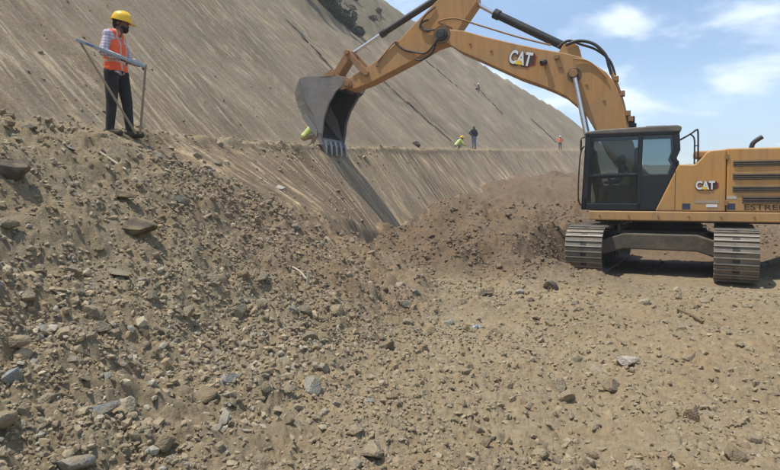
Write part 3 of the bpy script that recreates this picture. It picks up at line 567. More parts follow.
def track(v):
    fr = MB()
    fr.prism([(-2.05, .30), (2.05, .30), (2.05, .62), (1.7, .74), (-1.7, .74), (-2.05, .62)], -.17, .17)
    t = fr.build('track', M['under'], ex, .03); t.location = track_frame_point(0, v, 0); t.rotation_euler = (0, 0, TLOC)
    per = 4*HALF+2*math.pi*RT; n = 51
    for k in range(n):
        d = (k+.35)*per/n
        if d < 2*HALF: x, z, a = -HALF+d, 2*RT+.035, 0
        elif d < 2*HALF+math.pi*RT: a = (d-2*HALF)/RT; x = HALF+math.sin(a)*RT; z = RT+.035+math.cos(a)*RT
        elif d < 4*HALF+math.pi*RT: x = HALF-(d-2*HALF-math.pi*RT); z = .035; a = math.pi
        else: q_ = (d-4*HALF-math.pi*RT)/RT; x = -HALF-math.sin(q_)*RT; z = RT+.035-math.cos(q_)*RT; a = math.pi+q_
        sag = -.045*math.sin((x+HALF)/(2*HALF)*math.pi*2)**2 if z > .9 else 0
        o = link('track_shoe', SHOE, M['shoe'], t); o.location = (x, 0, z+sag+.01); o.rotation_euler = (0, a, 0)
    # sprocket, idler and rollers
    for x in (-HALF, HALF):
        w = MB(); w.tube([(x, -.11, RT+.04), (x, .11, RT+.04)], RT-.05, 28); w.tube([(x, -.16, RT+.04), (x, .16, RT+.04)], .2, 20); w.build('sprocket' if x > 0 else 'idler_wheel', M['under'], t, .015, 40)
    for i in range(8):
        x = -1.6+i*3.2/7; w = MB(); w.tube([(x, -.15, .17), (x, .15, .17)], .105, 14); w.build('roller', M['under'], t, 0, 40)
    for x in (-.8, .8):
        w = MB(); w.tube([(x, -.13, .86), (x, .13, .86)], .075, 14); w.build('carrier_roller', M['under'], t, 0, 40)
    ch = MB()
    ch.prism([(-HALF, .05), (HALF, .05), (HALF, .11), (-HALF, .11)], -.12, .12); ch.prism([(-HALF, .88), (HALF, .88), (HALF, .94), (-HALF, .94)], -.12, .12)
    ch.build('chain', M['under'], t)
    return t
track(-1.37); track(1.37)
# carbody: arched cross frame between the tracks
cb = MB()
def addloc(b, poly_uz, v0, v1):
    m_ = MB(); m_.prism(poly_uz, v0, v1); b.add([track_frame_point(*p) for p in m_.v], m_.f)
def addvz(b, poly_vz, u0, u1):
    m_ = MB(); m_.prism(poly_vz, u0, u1); b.add([track_frame_point(p[1], p[0], p[2]) for p in m_.v], m_.f)
arch = [(-1.3, .36), (-1.05, .40), (-.7, .52), (.7, .52), (1.05, .40), (1.3, .36), (1.3, .62), (1.05, .74), (.7, .86), (-.7, .86), (-1.05, .74), (-1.3, .62)]
addvz(cb, arch, -1.55, -.85); addvz(cb, arch, .85, 1.55); addvz(cb, [(-.85, .50), (.85, .50), (.85, .90), (-.85, .90)], -1.0, 1.0)
cb.build('carbody', M['under'], ex, .03)
tb = MB(); tb.tube([(0, 0, .84), (0, 0, 1.13)], .72, 40); tb.tube([(0, 0, .93), (0, 0, 1.02)], .78, 40); tb.build('swing_ring', M['black'], ex, .01, 40)
# upper frame
df = MB(); df.box(-2.75, 1.45, -1.42, 1.40, 1.10, 1.20); df.box(-2.7, 1.2, -.55, .45, 1.2, 1.75); df.build('upper_frame', M['black'], ex, .02)
sk = MB(); sk.box(-2.74, 1.585, 1.38, 1.492, 1.135, 1.335); sk.build('side_skirt', M['paint'], ex, .02)
sk = MB(); sk.box(-2.74, 1.5, -1.492, -1.38, 1.135, 1.335); sk.build('side_skirt', M['paint'], ex, .02)
# storage panel behind the cab, engine doors and hood
pn = MB(); pn.prism([(.245, 1.345), (-.185, 2.315), (-.44, 2.30), (-.50, 2.32), (-.62, 2.45), (-.69, 2.545), (-.76, 2.585), (-1.045, 2.605), (-1.045, 1.345)], .62, 1.472); pn.build('storage_panel', M['paint'], ex, .025, 0, 3)
sm_ = MB(); sm_.box(-.128, -.118, 1.4725, 1.4745, 1.36, 2.20); sm_.build('panel_seam', M['ink'], ex)
hd = MB(); hd.prism([(-1.06, 1.345), (-1.06, 2.615), (-2.68, 2.60), (-2.68, 1.345)], .42, 1.475); hd.build('engine_door', M['paint'], ex, .025, 0, 3)
hd = MB(); hd.prism([(-1.06, 1.345), (-1.06, 2.50), (-2.68, 2.50), (-2.68, 1.345)], -1.475, -.45); hd.build('engine_door', M['paint'], ex, .025)
hd = MB(); hd.box(-2.68, -1.1, -1.3, .9, 2.45, 2.66); hd.build('hood', M['paint'], ex, .04, 0, 3)
fs_ = MB(); fs_.box(-1.05, .55, -1.475, -.45, 1.345, 2.2); fs_.box(.6, 1.5, -1.475, -.6, 1.345, 1.85); fs_.build('fuel_tank', M['paint'], ex, .03)
cw = MB(); cw.prism([(-2.70, 1.02), (-2.70, 2.45), (-3.2, 2.45), (-3.45, 2.3), (-3.52, 1.8), (-3.45, 1.2), (-3.25, 1.02)], -1.45, 1.45); cw.build('counterweight', M['paint'], ex, .12, 0, 4)
# louvred vents
def vent(x0, x1, z0, z1, ns):
    b = MB(); b.box(x0, x1, 1.4752, 1.478, z0, z1); o = b.build('vent', M['grille'], ex)
    for k in range(ns):
        z = z0+(k+.5)*(z1-z0)/ns; q_ = MB(); q_.add([(x, yy, zz_) for x in (x0+.01, x1-.01) for (yy, zz_) in ((1.478, z+.018), (1.478, z+.006), (1.494, z-.014), (1.494, z-.002))], [(0, 1, 2, 3), (7, 6, 5, 4), (0, 4, 5, 1), (1, 5, 6, 2), (2, 6, 7, 3), (3, 7, 4, 0)])
        q_.build('louvre', M['grille'], o)
for (z0, z1) in ((2.25, 2.37), (1.985, 2.11), (1.735, 1.86)): vent(-2.6, -1.165, z0, z1, 3)
vent(-2.6, -1.335, 1.515, 1.66, 3)
# small plates and stickers
def sticker(x0, x1, z0, z1, m, y=1.4755, name='sticker'):
    b = MB(); b.box(x0, x1, y, y+.003, z0, z1); return b.build(name, m, ex)
sticker(-.41, -.26, 1.385, 1.505, M['label_grey'], 1.4735, 'latch_plate'); sticker(-1.215, -1.075, 1.385, 1.51, M['label_grey'], 1.4765, 'latch_plate')
sticker(-.90, -.70, 1.43, 1.49, M['white'], 1.4735); sticker(-.93, -.50, 1.515, 1.565, mat('worn_sticker', (.40, .33, .24), .6), 1.4735); sticker(-1.24, -1.07, 1.60, 1.66, mat('pale_sticker', (.52, .46, .38), .6), 1.4765)
def text(body, x, z, size, m, y, parent, name='lettering', flip=True, width=None, bold=.012, tilt=0.0, ext=.002):
    cu = bpy.data.curves.new('lettering_curve', 'FONT'); cu.body = body; cu.size = size; cu.extrude = ext; cu.offset = bold*size; cu.align_x = 'LEFT'; cu.resolution_u = 3
    tmp = bpy.data.objects.new('tmp', cu); COL.objects.link(tmp); dg = bpy.context.evaluated_depsgraph_get(); me = bpy.data.meshes.new_from_object(tmp.evaluated_get(dg)); bpy.data.objects.remove(tmp)
    co = np.array([v.co[:] for v in me.vertices]); co[:, 0] -= co[:, 0].min()
    if width: co[:, 0] *= width/co[:, 0].max()
    c, s_ = math.cos(tilt), math.sin(tilt)
    # seen from the cab side the reading direction is backwards along X
    xx = -(co[:, 0]*c-co[:, 1]*s_); zz_ = co[:, 0]*s_+co[:, 1]*c
    me.vertices.foreach_set('co', np.stack([x+xx, y+co[:, 2], z+zz_], 1).ravel()); me.update()
    me.materials.clear(); me.materials.append(m); o = link(name, me, None, parent); return o
def emblem(x, z, w, h, y, tilt, parent):
    """white three letter mark with a yellow wedge on a dark red cut-corner badge"""
    c, s_ = math.cos(tilt), math.sin(tilt)
    def P(a, b): return (x-(a*c-b*s_), z+(a*s_+b*c))
    def plate(poly, yy, m, name): b = MB(); b.prism([P(*p) for p in poly], yy, yy+.002); return b.build(name, m, parent)
    hexa = [(.52*w, .05*h), (.58*w, -.16*h), (.85*w, -.16*h), (1.16*w, .12*h), (1.16*w, .70*h), (1.0*w, .98*h), (.55*w, .8*h)]
    bd = plate([(a*1.0, b) for a, b in hexa], y, M['red'], 'badge'); plate([(.56*w, .05*h), (.60*w, -.08*h), (.83*w, -.08*h), (1.09*w, .15*h), (1.09*w, .70*h), (.97*w, .90*h), (.57*w, .78*h)], y+.0025, M['ink'], 'badge_field')
    t0 = text('CAT', P(-.03*w, -.01)[0], P(-.03*w, -.01)[1], h*1.36, M['ink'], y+.007, parent, 'lettering_outline', width=w*1.04, bold=.085, tilt=tilt, ext=.001)
    text('CAT', P(0, 0)[0], P(0, 0)[1], h*1.36, M['white'], y+.011, parent, 'lettering', width=w*.98, bold=.035, tilt=tilt, ext=.0015)
    plate([(.26*w, -.03*h), (.66*w, -.03*h), (.46*w, .36*h)], y+.014, M['yellow'], 'wedge')
emblem(-.50, 1.80, .36, .17, 1.4735, 0, ex)
text('ESTRELLA', -1.375, 1.385, .155, M['ink'], 1.4785, ex, 'lettering', width=.95, bold=.01)
# exhaust and handrails
eh = MB(); eh.tube(spline([(-1.6, .62, 2.6), (-1.62, .62, 2.74), (-1.68, .62, 2.82), (-1.80, .62, 2.90)], 5), [.05]*11+[.05]*5 if False else .048, 14); eh.build('exhaust_pipe', M['black'], ex, 0, 40)
hr = MB(); hr.tube(spline([(-.16, 1.36, 2.80), (-.40, 1.36, 2.945), (-.50, 1.36, 3.02), (-.535, 1.36, 3.0), (-.545, 1.36, 2.7), (-.545, 1.36, 2.36)], 6), .018, 8); hr.tube(spline([(-.40, 1.36, 2.94), (-.47, 1.36, 2.85), (-.48, 1.36, 2.6), (-.48, 1.36, 2.32)], 6), .016, 8); hr.tube([(-.545, 1.36, 2.7), (-.48, 1.36, 2.7)], .012, 8); hr.build('handrail', M['black'], ex, 0, 40)
stp = MB(); stp.box(-1.0, -.50, .75, 1.25, 2.45, 2.60); stp.build('battery_box', M['paint'], ex, .03)
# cab
cab = MB()
CY0, CY1 = .46, 1.455
fr_bot, fr_top = (1.735, 1.36), (1.655, 3.02)
for y0, y1 in ((CY1-.07, CY1), (CY0, CY0+.07)):
    cab.prism([(1.745, 1.36), (1.665, 3.0), (1.545, 3.0), (1.615, 1.36)], y0, y1)                                  # front pillar
    cab.prism([(.62, 1.36), (.60, 3.02), (.50, 3.02), (.52, 1.36)], y0, y1)                                        # middle pillar
    cab.prism([(-.19, 3.02), (-.215, 2.62), (-.145, 2.45), (-.20, 2.33), (-.06, 2.02), (.02, 2.04), (-.08, 2.36), (-.02, 2.46), (-.08, 2.64), (-.06, 3.02)], y0, y1)
    cab.prism([(1.74, 1.355), (1.72, 1.50), (.52, 1.50), (.52, 1.355)], y0, y1)                                    # sill
    cab.prism([(1.69, 2.05), (1.69, 2.13), (.60, 2.16), (.60, 2.09)], y0, y1)                                      # door bar
    cab.prism([(.53, 1.355), (.24, 1.355), (-.07, 2.05), (-.02, 2.12), (.53, 2.12)], y0, y1)                       # solid panel under the rear window
    cab.prism([(1.67, 2.93), (1.665, 3.02), (-.19, 3.04), (-.19, 2.94)], y0, y1)                                   # roof rail
cab.box(1.60, 1.70, CY0, CY1, 1.36, 1.62); cab.box(.2, 1.65, CY0, CY1, 1.35, 1.40); cab.box(-.19, -.09, CY0, CY1, 2.25, 2.4)
cab_o = cab.build('cab', M['frame'], ex, .02)
rf = MB(); rf.prism([(1.70, 3.0), (1.66, 3.07), (1.3, 3.105), (.2, 3.135), (-.15, 3.135), (-.235, 3.10), (-.22, 2.995)], CY0-.01, CY1+.012); rf.build('roof', mat('cab_roof', (.06, .065, .07), .5, 0, .55, (.30, .25, .18), 2), cab_o, .03, 0, 3)
rb_ = MB(); rb_.box(.05, .45, .7, 1.25, 3.13, 3.16); rb_.build('roof_hatch', M['black'], cab_o, .01)
def pane(poly, y, name='window_pane'):
    b = MB(); b.prism(poly, y-.003, y+.003); return b.build(name, M['glass'], cab_o)
for y in (CY1-.03, CY0+.03):
    pane([(1.60, 1.50), (1.57, 2.09), (.62, 2.11), (.62, 1.50)], y); pane([(1.575, 2.12), (1.545, 2.94), (.60, 2.95), (.60, 2.14)], y); pane([(.50, 2.12), (.50, 2.95), (-.08, 2.96), (-.10, 2.62), (-.05, 2.46), (-.09, 2.36), (.0, 2.12)], y)
wb = MB(); v_ = [(1.70, CY0+.07, 1.62), (1.70, CY1-.07, 1.62), (1.625, CY1-.07, 2.98), (1.625, CY0+.07, 2.98)]; wb.add(v_+[(a-.006, b, c) for a, b, c in v_], [(0, 1, 2, 3), (7, 6, 5, 4), (0, 4, 5, 1), (1, 5, 6, 2), (2, 6, 7, 3), (3, 7, 4, 0)]); wb.build('windscreen', M['glass'], cab_o)
mi = MB(); mi.tube(spline([(1.67, CY1-.02, 2.95), (1.74, CY1+.03, 2.93), (1.76, CY1+.05, 2.86)], 4), .014, 8); mi.box(1.74, 1.77, CY1-.03, CY1+.13, 2.66, 2.88); mi.build('mirror', M['black'], cab_o, .012)
gb = MB(); gb.tube(spline([(1.69, CY1+.01, 2.75), (1.76, CY1+.035, 2.6), (1.795, CY1+.035, 2.1), (1.80, CY1+.035, 1.6), (1.75, CY1+.01, 1.45)], 6), .016, 8); gb.build('grab_rail', M['black'], cab_o, 0, 40)
dh = MB(); dh.box(.66, .78, CY1, CY1+.03, 2.10, 2.13); dh.build('door_handle', M['black'], cab_o, .005)
st = MB(); st.box(.62, 1.1, .72, 1.22, 1.42, 1.72); st.prism([(.66, 1.72), (.80, 1.72), (.66, 2.5), (.52, 2.5)], .74, 1.20); st.prism([(.60, 2.5), (.70, 2.5), (.66, 2.72), (.57, 2.72)], .84, 1.10); st.build('seat', M['seat'], cab_o, .04, 0, 3)
cn = MB(); cn.box(.75, 1.2, .58, .70, 1.42, 1.90); cn.box(.75, 1.2, 1.24, 1.34, 1.42, 1.90); cn.tube([(1.15, 1.29, 1.9), (1.2, 1.29, 2.1)], .025, 8); cn.tube([(1.15, .64, 1.9), (1.2, .64, 2.1)], .025, 8); cn.box(1.42, 1.50, .52, .66, 1.9, 2.2); cn.build('console', M['label_grey'], cab_o, .015)
# boom
bm_top = [(5.30, 6.00), (5.22, 5.99), (4.76, 5.90), (4.26, 5.71), (3.45, 5.44), (2.83, 5.25), (2.23, 5.09), (1.90, 4.97), (1.61, 4.79), (1.32, 4.57), (1.13, 4.31), (.98, 3.95), (.89, 3.61), (.84, 3.31), (.55, 2.4), (.25, 2.05)]
bm_bot = [(.30, 1.78), (.50, 1.70), (.72, 1.85), (1.25, 2.6), (1.59, 3.29), (1.76, 3.60), (1.98, 3.83), (2.23, 4.06), (2.53, 4.23), (2.82, 4.37), (3.34, 4.59), (3.82, 4.84), (4.31, 5.10), (4.93, 5.42), (5.24, 5.65), (5.42, 5.72), (5.52, 5.82), (5.50, 5.93), (5.42, 5.99)]
bo = MB(); bo.prism(bm_top+bm_bot, -.30, .30); boom = bo.build('boom', M['paint_arm'], ex, .022)
pl_ = MB(); pl_.prism(bm_top[1:-1]+[(.9, 2.4)]+bm_bot[3:14], .300, .306) if False else pl_.box(2.9, 2.93, .3, .304, 4.45, 5.25); pl_.build('weld_seam', M['paint_arm'], boom)
for (x, z, r, y0, y1) in ((5.36, 5.86, .155, -.36, .36), (2.03, 4.55, .10, -.50, .50)):
    pn_ = MB(); pn_.tube([(x, y0, z), (x, y1, z)], r, 24); pn_.tube([(x, y1, z), (x, y1+.025, z)], r*.62, 16); pn_.build('pivot_pin', M['black'], boom, .01, 40)
for (x, z, r_, par) in ((5.36, 5.86, .24, 'b'), (2.03, 4.55, .17, 'b')):
    g_ = MB(); g_.tube([(x, .3005, z), (x, .3035, z)], r_, 24); g_.build('grease_stain', mat('grease', (.10, .06, .03), .5, 0, .5, (.3, .17, .06), 7), boom)
for (x, z) in ((4.6, 5.55), (4.05, 5.32), (2.35, 4.75), (1.75, 4.3), (1.35, 3.9)):
    g_ = MB(); g_.box(x-.03, x+.03, .30, .318, z-.02, z+.02); g_.build('lug', M['paint_worn'], boom, .004)
for z in (1.52, 2.45):
    g_ = MB(); g_.box(-1.09, -1.02, 1.472, 1.492, z-.05, z+.05); g_.build('door_hinge', M['paint_worn'], ex, .006)
for k in range(7):
    g_ = MB(); x = 1.35-k*.58; g_.tube([(x, 1.49, 1.235), (x, 1.502, 1.235)], .022, 8); g_.build('bolt', M['paint_worn'], ex)
emblem(3.62, 4.99, .58, .33, .303, R(-14), boom)
lp = MB(); lp.tube([(2.72, .30, 4.92), (2.72, .40, 4.90)], .06, 14); lp.tube([(2.72, .40, 4.90), (2.78, .46, 4.86)], .07, 14); lp.build('work_lamp', M['black'], boom, .008, 40)
fit = MB(); fit.box(2.38, 2.50, .30, .36, 4.96, 5.06); fit.build('hose_clamp', M['paint_worn'], boom, .01)
# hoses along the back of the boom
def hose(pts, r, parent, name='hose', m='hose', n=7): b = MB(); b.tube(spline(pts, n), r, 9); return b.build(name, M[m], parent, 0, 50)
hose([(2.25, .22, 5.30), (1.95, .22, 5.37), (1.60, .22, 5.26), (1.34, .22, 4.98), (1.26, .22, 4.72), (1.2, .22, 4.52)], .038, boom)
hose([(2.45, .12, 5.28), (2.2, .14, 5.42), (1.9, .14, 5.30), (1.55, .14, 5.14), (1.25, .14, 4.86), (1.12, .14, 4.50)], .03, boom)
hose([(2.05, .34, 4.93), (1.75, .33, 4.86), (1.5, .33, 4.66), (1.3, .33, 4.42)], .018, boom, m='paint_arm')
hose([(1.2, .2, 4.56), (1.06, .2, 4.2), (.93, .2, 3.75), (.84, .2, 3.25)], .045, boom, 'hard_line', 'paint_arm')
hose([(5.1, .24, 6.02), (5.45, .30, 6.20), (5.0, .28, 6.24), (4.4, .22, 6.02), (3.4, .2, 5.62), (2.6, .2, 5.34)], .022, boom, 'hard_line', 'paint_worn')
for (x, z) in ((1.13, 4.40), (.99, 4.05), (.86, 3.58), (.80, 3.45)):
    b = MB(); b.box(x-.09, x+.02, .10, .30, z-.06, z+.06); b.build('line_bracket', M['paint_worn'], boom, .01)
vb = MB(); vb.box(.68, .84, -.1, .22, 3.28, 3.52); vb.tube([(.70, .1, 3.2), (.70, .1, 3.36)], .06, 12); vb.build('valve_block', M['black'], boom, .015)
# stick
st_poly = [(8.24, 4.80), (8.20, 4.68), (8.10, 4.62), (7.98, 4.64), (7.46, 4.78), (6.14, 5.31), (5.55, 5.59), (5.20, 5.66), (4.98, 5.90), (4.86, 6.08), (4.44, 6.62), (4.45, 6.78), (4.62, 6.92), (5.30, 6.94), (5.56, 6.76), (6.02, 6.37), (6.57, 5.89), (7.20, 5.44), (7.42, 5.30), (7.62, 5.20), (8.08, 4.98), (8.20, 4.93)]
sp = MB(); sp.prism(st_poly, -.215, .215); stick = sp.build('stick', M['paint_arm'], ex, .02)
hose([(5.75, .235, 6.32), (5.95, .25, 6.22), (5.85, .25, 6.05), (5.5, .27, 6.02)], .022, stick); hose([(5.55, .24, 6.62), (5.85, .26, 6.40), (5.98, .26, 6.12), (5.70, .26, 5.98)], .018, stick)
hose([(5.42, .33, 5.84), (5.56, .34, 5.62), (5.80, .33, 5.42), (6.15, .25, 5.50), (6.45, .235, 5.60), (6.70, .235, 5.80)], .024, stick)
hose([(5.5, .30, 5.74), (5.62, .30, 5.42), (5.95, .27, 5.26), (6.12, .22, 5.32)], .026, stick)
hose([(6.62, .23, 5.80), (6.72, .24, 5.82), (7.0, .24, 5.55), (7.2, .235, 5.36), (7.24, .235, 5.28)], .02, stick, 'hard_line', 'paint_worn')
gf = MB(); gf.tube([(7.24, .2, 5.26), (7.24, .25, 5.26)], .05, 12); gf.tube([(7.56, -.26, 5.05), (7.56, .30, 5.05)], .075, 16); gf.build('grease_boss', M['paint_worn'], stick, .008, 40)
# cylinders
def cylinder(name, rod_end, gland, base, y, rr, rb):
    b = MB(); dv = Vector((base[0]-gland[0], 0, base[1]-gland[1])).normalized(); g = Vector((gland[0], y, gland[1])); B = Vector((base[0], y, base[1]))
    b.tube([g+dv*.12, B], rb, 20); b.tube([g, g+dv*.16], rb*1.22, 20); b.tube([(base[0], y-.12, base[1]), (base[0], y+.12, base[1])], rb*1.15, 18); c_ = b.build(name, M['black'], ex, .012, 40)
    r_ = MB(); r_.tube([(rod_end[0], y, rod_end[1]), g+dv*.05], rr, 16); r_.build('rod', M['chrome'], c_, 0, 40)
    e_ = MB(); e_.tube([(rod_end[0], y-.11, rod_end[1]), (rod_end[0], y+.11, rod_end[1])], rr*1.75, 18); e_.build('rod_eye', M['paint_worn'], c_, .01, 40); return c_
cylinder('stick_cylinder', (4.55, 6.66), (4.05, 6.34), (2.16, 5.24), 0, .055, .105)
cylinder('bucket_cylinder', (8.13, 5.68), (7.24, 6.13), (5.45, 6.98), 0, .05, .09)
for y in (.42, -.42): cylinder('boom_cylinder', (2.03, 4.55), (1.66, 2.75), (1.40, 1.52), y, .055, .10)
bk = MB(); bk.prism([(2.45, 5.12), (2.3, 5.34), (2.1, 5.38), (1.95, 5.26), (1.88, 4.95)], -.17, -.12); bk.prism([(2.45, 5.12), (2.3, 5.34), (2.1, 5.38), (1.95, 5.26), (1.88, 4.95)], .12, .17); bk.build('cylinder_bracket', M['paint_arm'], boom, .01)
# bucket linkage
def linkbar(p, q, w, y0, y1, name, m):
    p = Vector((p[0], 0, p[1])); q = Vector((q[0], 0, q[1])); t = (q-p).normalized(); a = math.degrees(math.atan2(t.z, t.x))
    poly = arc(q.x, q.z, w, a-90, a+90, 8)+arc(p.x, p.z, w, a+90, a+270, 8); b = MB(); b.prism(poly, y0, y1); return b.build(name, m, ex, .012)
for s_ in (-1, 1):
    linkbar((8.14, 5.67), (7.58, 5.06), .085, s_*.235, s_*.285, 'rocker_link', M['paint_worn'])
linkbar((8.15, 5.66), (8.57, 5.10), .105, -.19, .19, 'bucket_link', M['paint_worn'])
for (x, z, w_, r_) in ((8.14, 5.67, .34, .075), (8.57, 5.10, .36, .075), (8.12, 4.80, .36, .095)):
    lk = MB(); lk.tube([(x, -w_, z), (x, w_, z)], r_, 18); lk.build('linkage_pin', M['paint_worn'], ex, .01, 40)
# bucket: shell wrapped from the hinge round the back to the lip, side plates bent in towards the back
W = .70
outer = [(8.10, 4.66), (8.02, 4.80), (8.10, 4.93), (8.40, 4.95), (8.76, 4.97), (9.10, 5.00), (9.32, 5.00), (9.51, 4.93), (9.62, 4.78), (9.66, 4.58), (9.62, 4.38), (9.54, 4.19), (9.31, 3.81), (9.03, 3.47), (8.78, 3.20), (8.70, 3.10)]
mouth = [(8.70, 3.10), (8.70, 3.38), (8.64, 3.83), (8.50, 4.18), (8.26, 4.54), (8.10, 4.66)]
def inset(i): return .11*math.sin(math.pi*min(1, max(0, (i-4)/10)))**.8 if 4 < i < 14 else 0
sh = MB(); pts = outer[3:]
ths = .035
for i in range(len(pts)-1):
    (x0, z0), (x1, z1) = pts[i], pts[i+1]; w0, w1 = W-inset(i+3), W-inset(i+4)
    cx, cz = 8.85, 4.35
    def inn(x, z): d_ = math.hypot(cx-x, cz-z); return (x+(cx-x)/d_*ths, z+(cz-z)/d_*ths)
    (a0, b0), (a1, b1) = inn(x0, z0), inn(x1, z1)
    sh.add([(x0, -w0, z0), (x0, w0, z0), (x1, w1, z1), (x1, -w1, z1), (a0, -w0, b0), (a0, w0, b0), (a1, w1, b1), (a1, -w1, b1)], [(0, 1, 2, 3), (7, 6, 5, 4), (0, 4, 5, 1), (2, 6, 7, 3), (1, 5, 6, 2), (0, 3, 7, 4)])
bucket = sh.build('bucket', M['steel'], ex)
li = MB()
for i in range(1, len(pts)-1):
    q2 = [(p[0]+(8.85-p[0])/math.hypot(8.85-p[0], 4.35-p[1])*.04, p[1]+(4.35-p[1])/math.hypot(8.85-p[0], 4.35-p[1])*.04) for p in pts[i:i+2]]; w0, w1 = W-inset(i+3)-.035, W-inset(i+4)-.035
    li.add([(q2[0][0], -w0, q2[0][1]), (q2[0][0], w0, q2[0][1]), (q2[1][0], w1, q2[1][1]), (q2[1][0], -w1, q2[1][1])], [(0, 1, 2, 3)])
li.build('shade_lining', M['bucket_in'], bucket, 0, 60).modifiers.new('thick', 'SOLIDIFY').thickness = .006  # added dark skin: the bucket's inner shade put into its colour
crease = [(9.44, 4.94), (9.36, 4.62), (9.20, 4.28), (9.0, 3.95), (8.90, 3.60), (8.80, 3.32)]
for s_ in (-1, 1):
    b = MB(); th_ = .03
    main = outer[0:7]+crease+[(8.74, 3.16)]+mouth[1:-1]
    b.prism(main, s_*(W-th_), s_*W)
    back = outer[6:15]; n_ = len(back)
    cr = [(9.40, 4.97)]+crease+[(8.80, 3.25)]
    cr = [cr[min(int(i*len(cr)/n_), len(cr)-1)] for i in range(n_)]
    for i in range(n_-1):
        ia, ib = W-inset(i+6), W-inset(i+7)
        b.add([(cr[i][0], s_*(W-.002), cr[i][1]), (back[i][0], s_*ia, back[i][1]), (back[i+1][0], s_*ib, back[i+1][1]), (cr[i+1][0], s_*(W-.002), cr[i+1][1]), (cr[i][0], s_*(W-.032), cr[i][1]), (back[i][0], s_*(ia-.03), back[i][1]), (back[i+1][0], s_*(ib-.03), back[i+1][1]), (cr[i+1][0], s_*(W-.032), cr[i+1][1])], [(0, 1, 2, 3), (7, 6, 5, 4), (0, 4, 5, 1), (1, 5, 6, 2), (2, 6, 7, 3), (3, 7, 4, 0)])
    b.build('side_plate', M['steel'], bucket)
    b = MB(); b.prism([(8.3, 4.56), (8.75, 4.86), (9.3, 4.88), (9.45, 4.6), (9.2, 4.0), (8.9, 3.55), (8.78, 3.32), (8.72, 3.86), (8.56, 4.22)], s_*(W-.15), s_*(W-.135)) if False else b.prism(main[:1]+[(8.76, 4.9), (9.28, 4.93), (9.30, 4.62), (9.14, 4.28), (8.95, 3.95), (8.85, 3.60), (8.77, 3.34), (8.70, 3.84), (8.55, 4.20), (8.30, 4.58)], s_*(W-.036), s_*(W-.031)); b.build('shade_lining', M['bucket_in'], bucket)  # same shade-coloured skin on the inner face of the side plate
    b = MB(); ed = mouth[1:-1]; b.prism(ed+[(p[0]+.11, p[1]+.03) for p in ed[::-1]], s_*(W+.001), s_*(W+.026)); b.build('side_cutter', M['steel'], bucket, .006)
ins = MB()
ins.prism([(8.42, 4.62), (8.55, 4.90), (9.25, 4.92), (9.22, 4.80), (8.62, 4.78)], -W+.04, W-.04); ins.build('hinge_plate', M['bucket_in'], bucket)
for y in (-.34, .30):
    b = MB(); b.prism([(7.98, 4.72), (8.08, 4.66), (8.3, 4.62), (8.75, 4.92), (8.95, 4.98), (8.75, 5.16), (8.62, 5.24), (8.50, 5.20), (8.42, 5.05), (8.06, 4.94), (7.98, 4.86)], y, y+.05); b.build('hinge_ear', M['paint_worn'], bucket, .01)
for s_ in (-1, 1):
    b = MB(); b.tube([(p[0], s_*(W+.002), p[1]) for p in crease], .010, 6); b.build('weld_bead', M['steel'], bucket, 0, 60)
    b = MB(); b.prism([(9.22, 3.98), (9.34, 3.86), (9.02, 3.46), (8.86, 3.30), (8.86, 3.48)], s_*(W+.001), s_*(W+.022)); b.build('wear_plate', M['tooth'], bucket, .005)
lip_ = MB(); lip_.prism([(8.66, 3.08), (8.74, 3.06), (8.88, 3.26), (8.80, 3.30)], -W-.01, W+.01); lip_.build('cutting_edge', M['steel'], bucket, .008)
for k in range(5):
    y = -W+.10+k*(2*W-.20)/4; b = MB()
    b.add([(8.80, y-.055, 3.22), (8.80, y+.055, 3.22), (8.67, y+.055, 3.22), (8.67, y-.055, 3.22), (8.73, y-.055, 3.02), (8.73, y+.055, 3.02), (8.62, y+.055, 3.04), (8.62, y-.055, 3.04), (8.645, y-.03, 2.80), (8.645, y+.03, 2.80), (8.615, y+.03, 2.80), (8.615, y-.03, 2.80)],
          [(0, 1, 2, 3), (0, 4, 5, 1), (1, 5, 6, 2), (2, 6, 7, 3), (3, 7, 4, 0), (4, 8, 9, 5), (5, 9, 10, 6), (6, 10, 11, 7), (7, 11, 8, 4), (11, 10, 9, 8)])
    b.build('tooth', M['tooth'], bucket, .008)

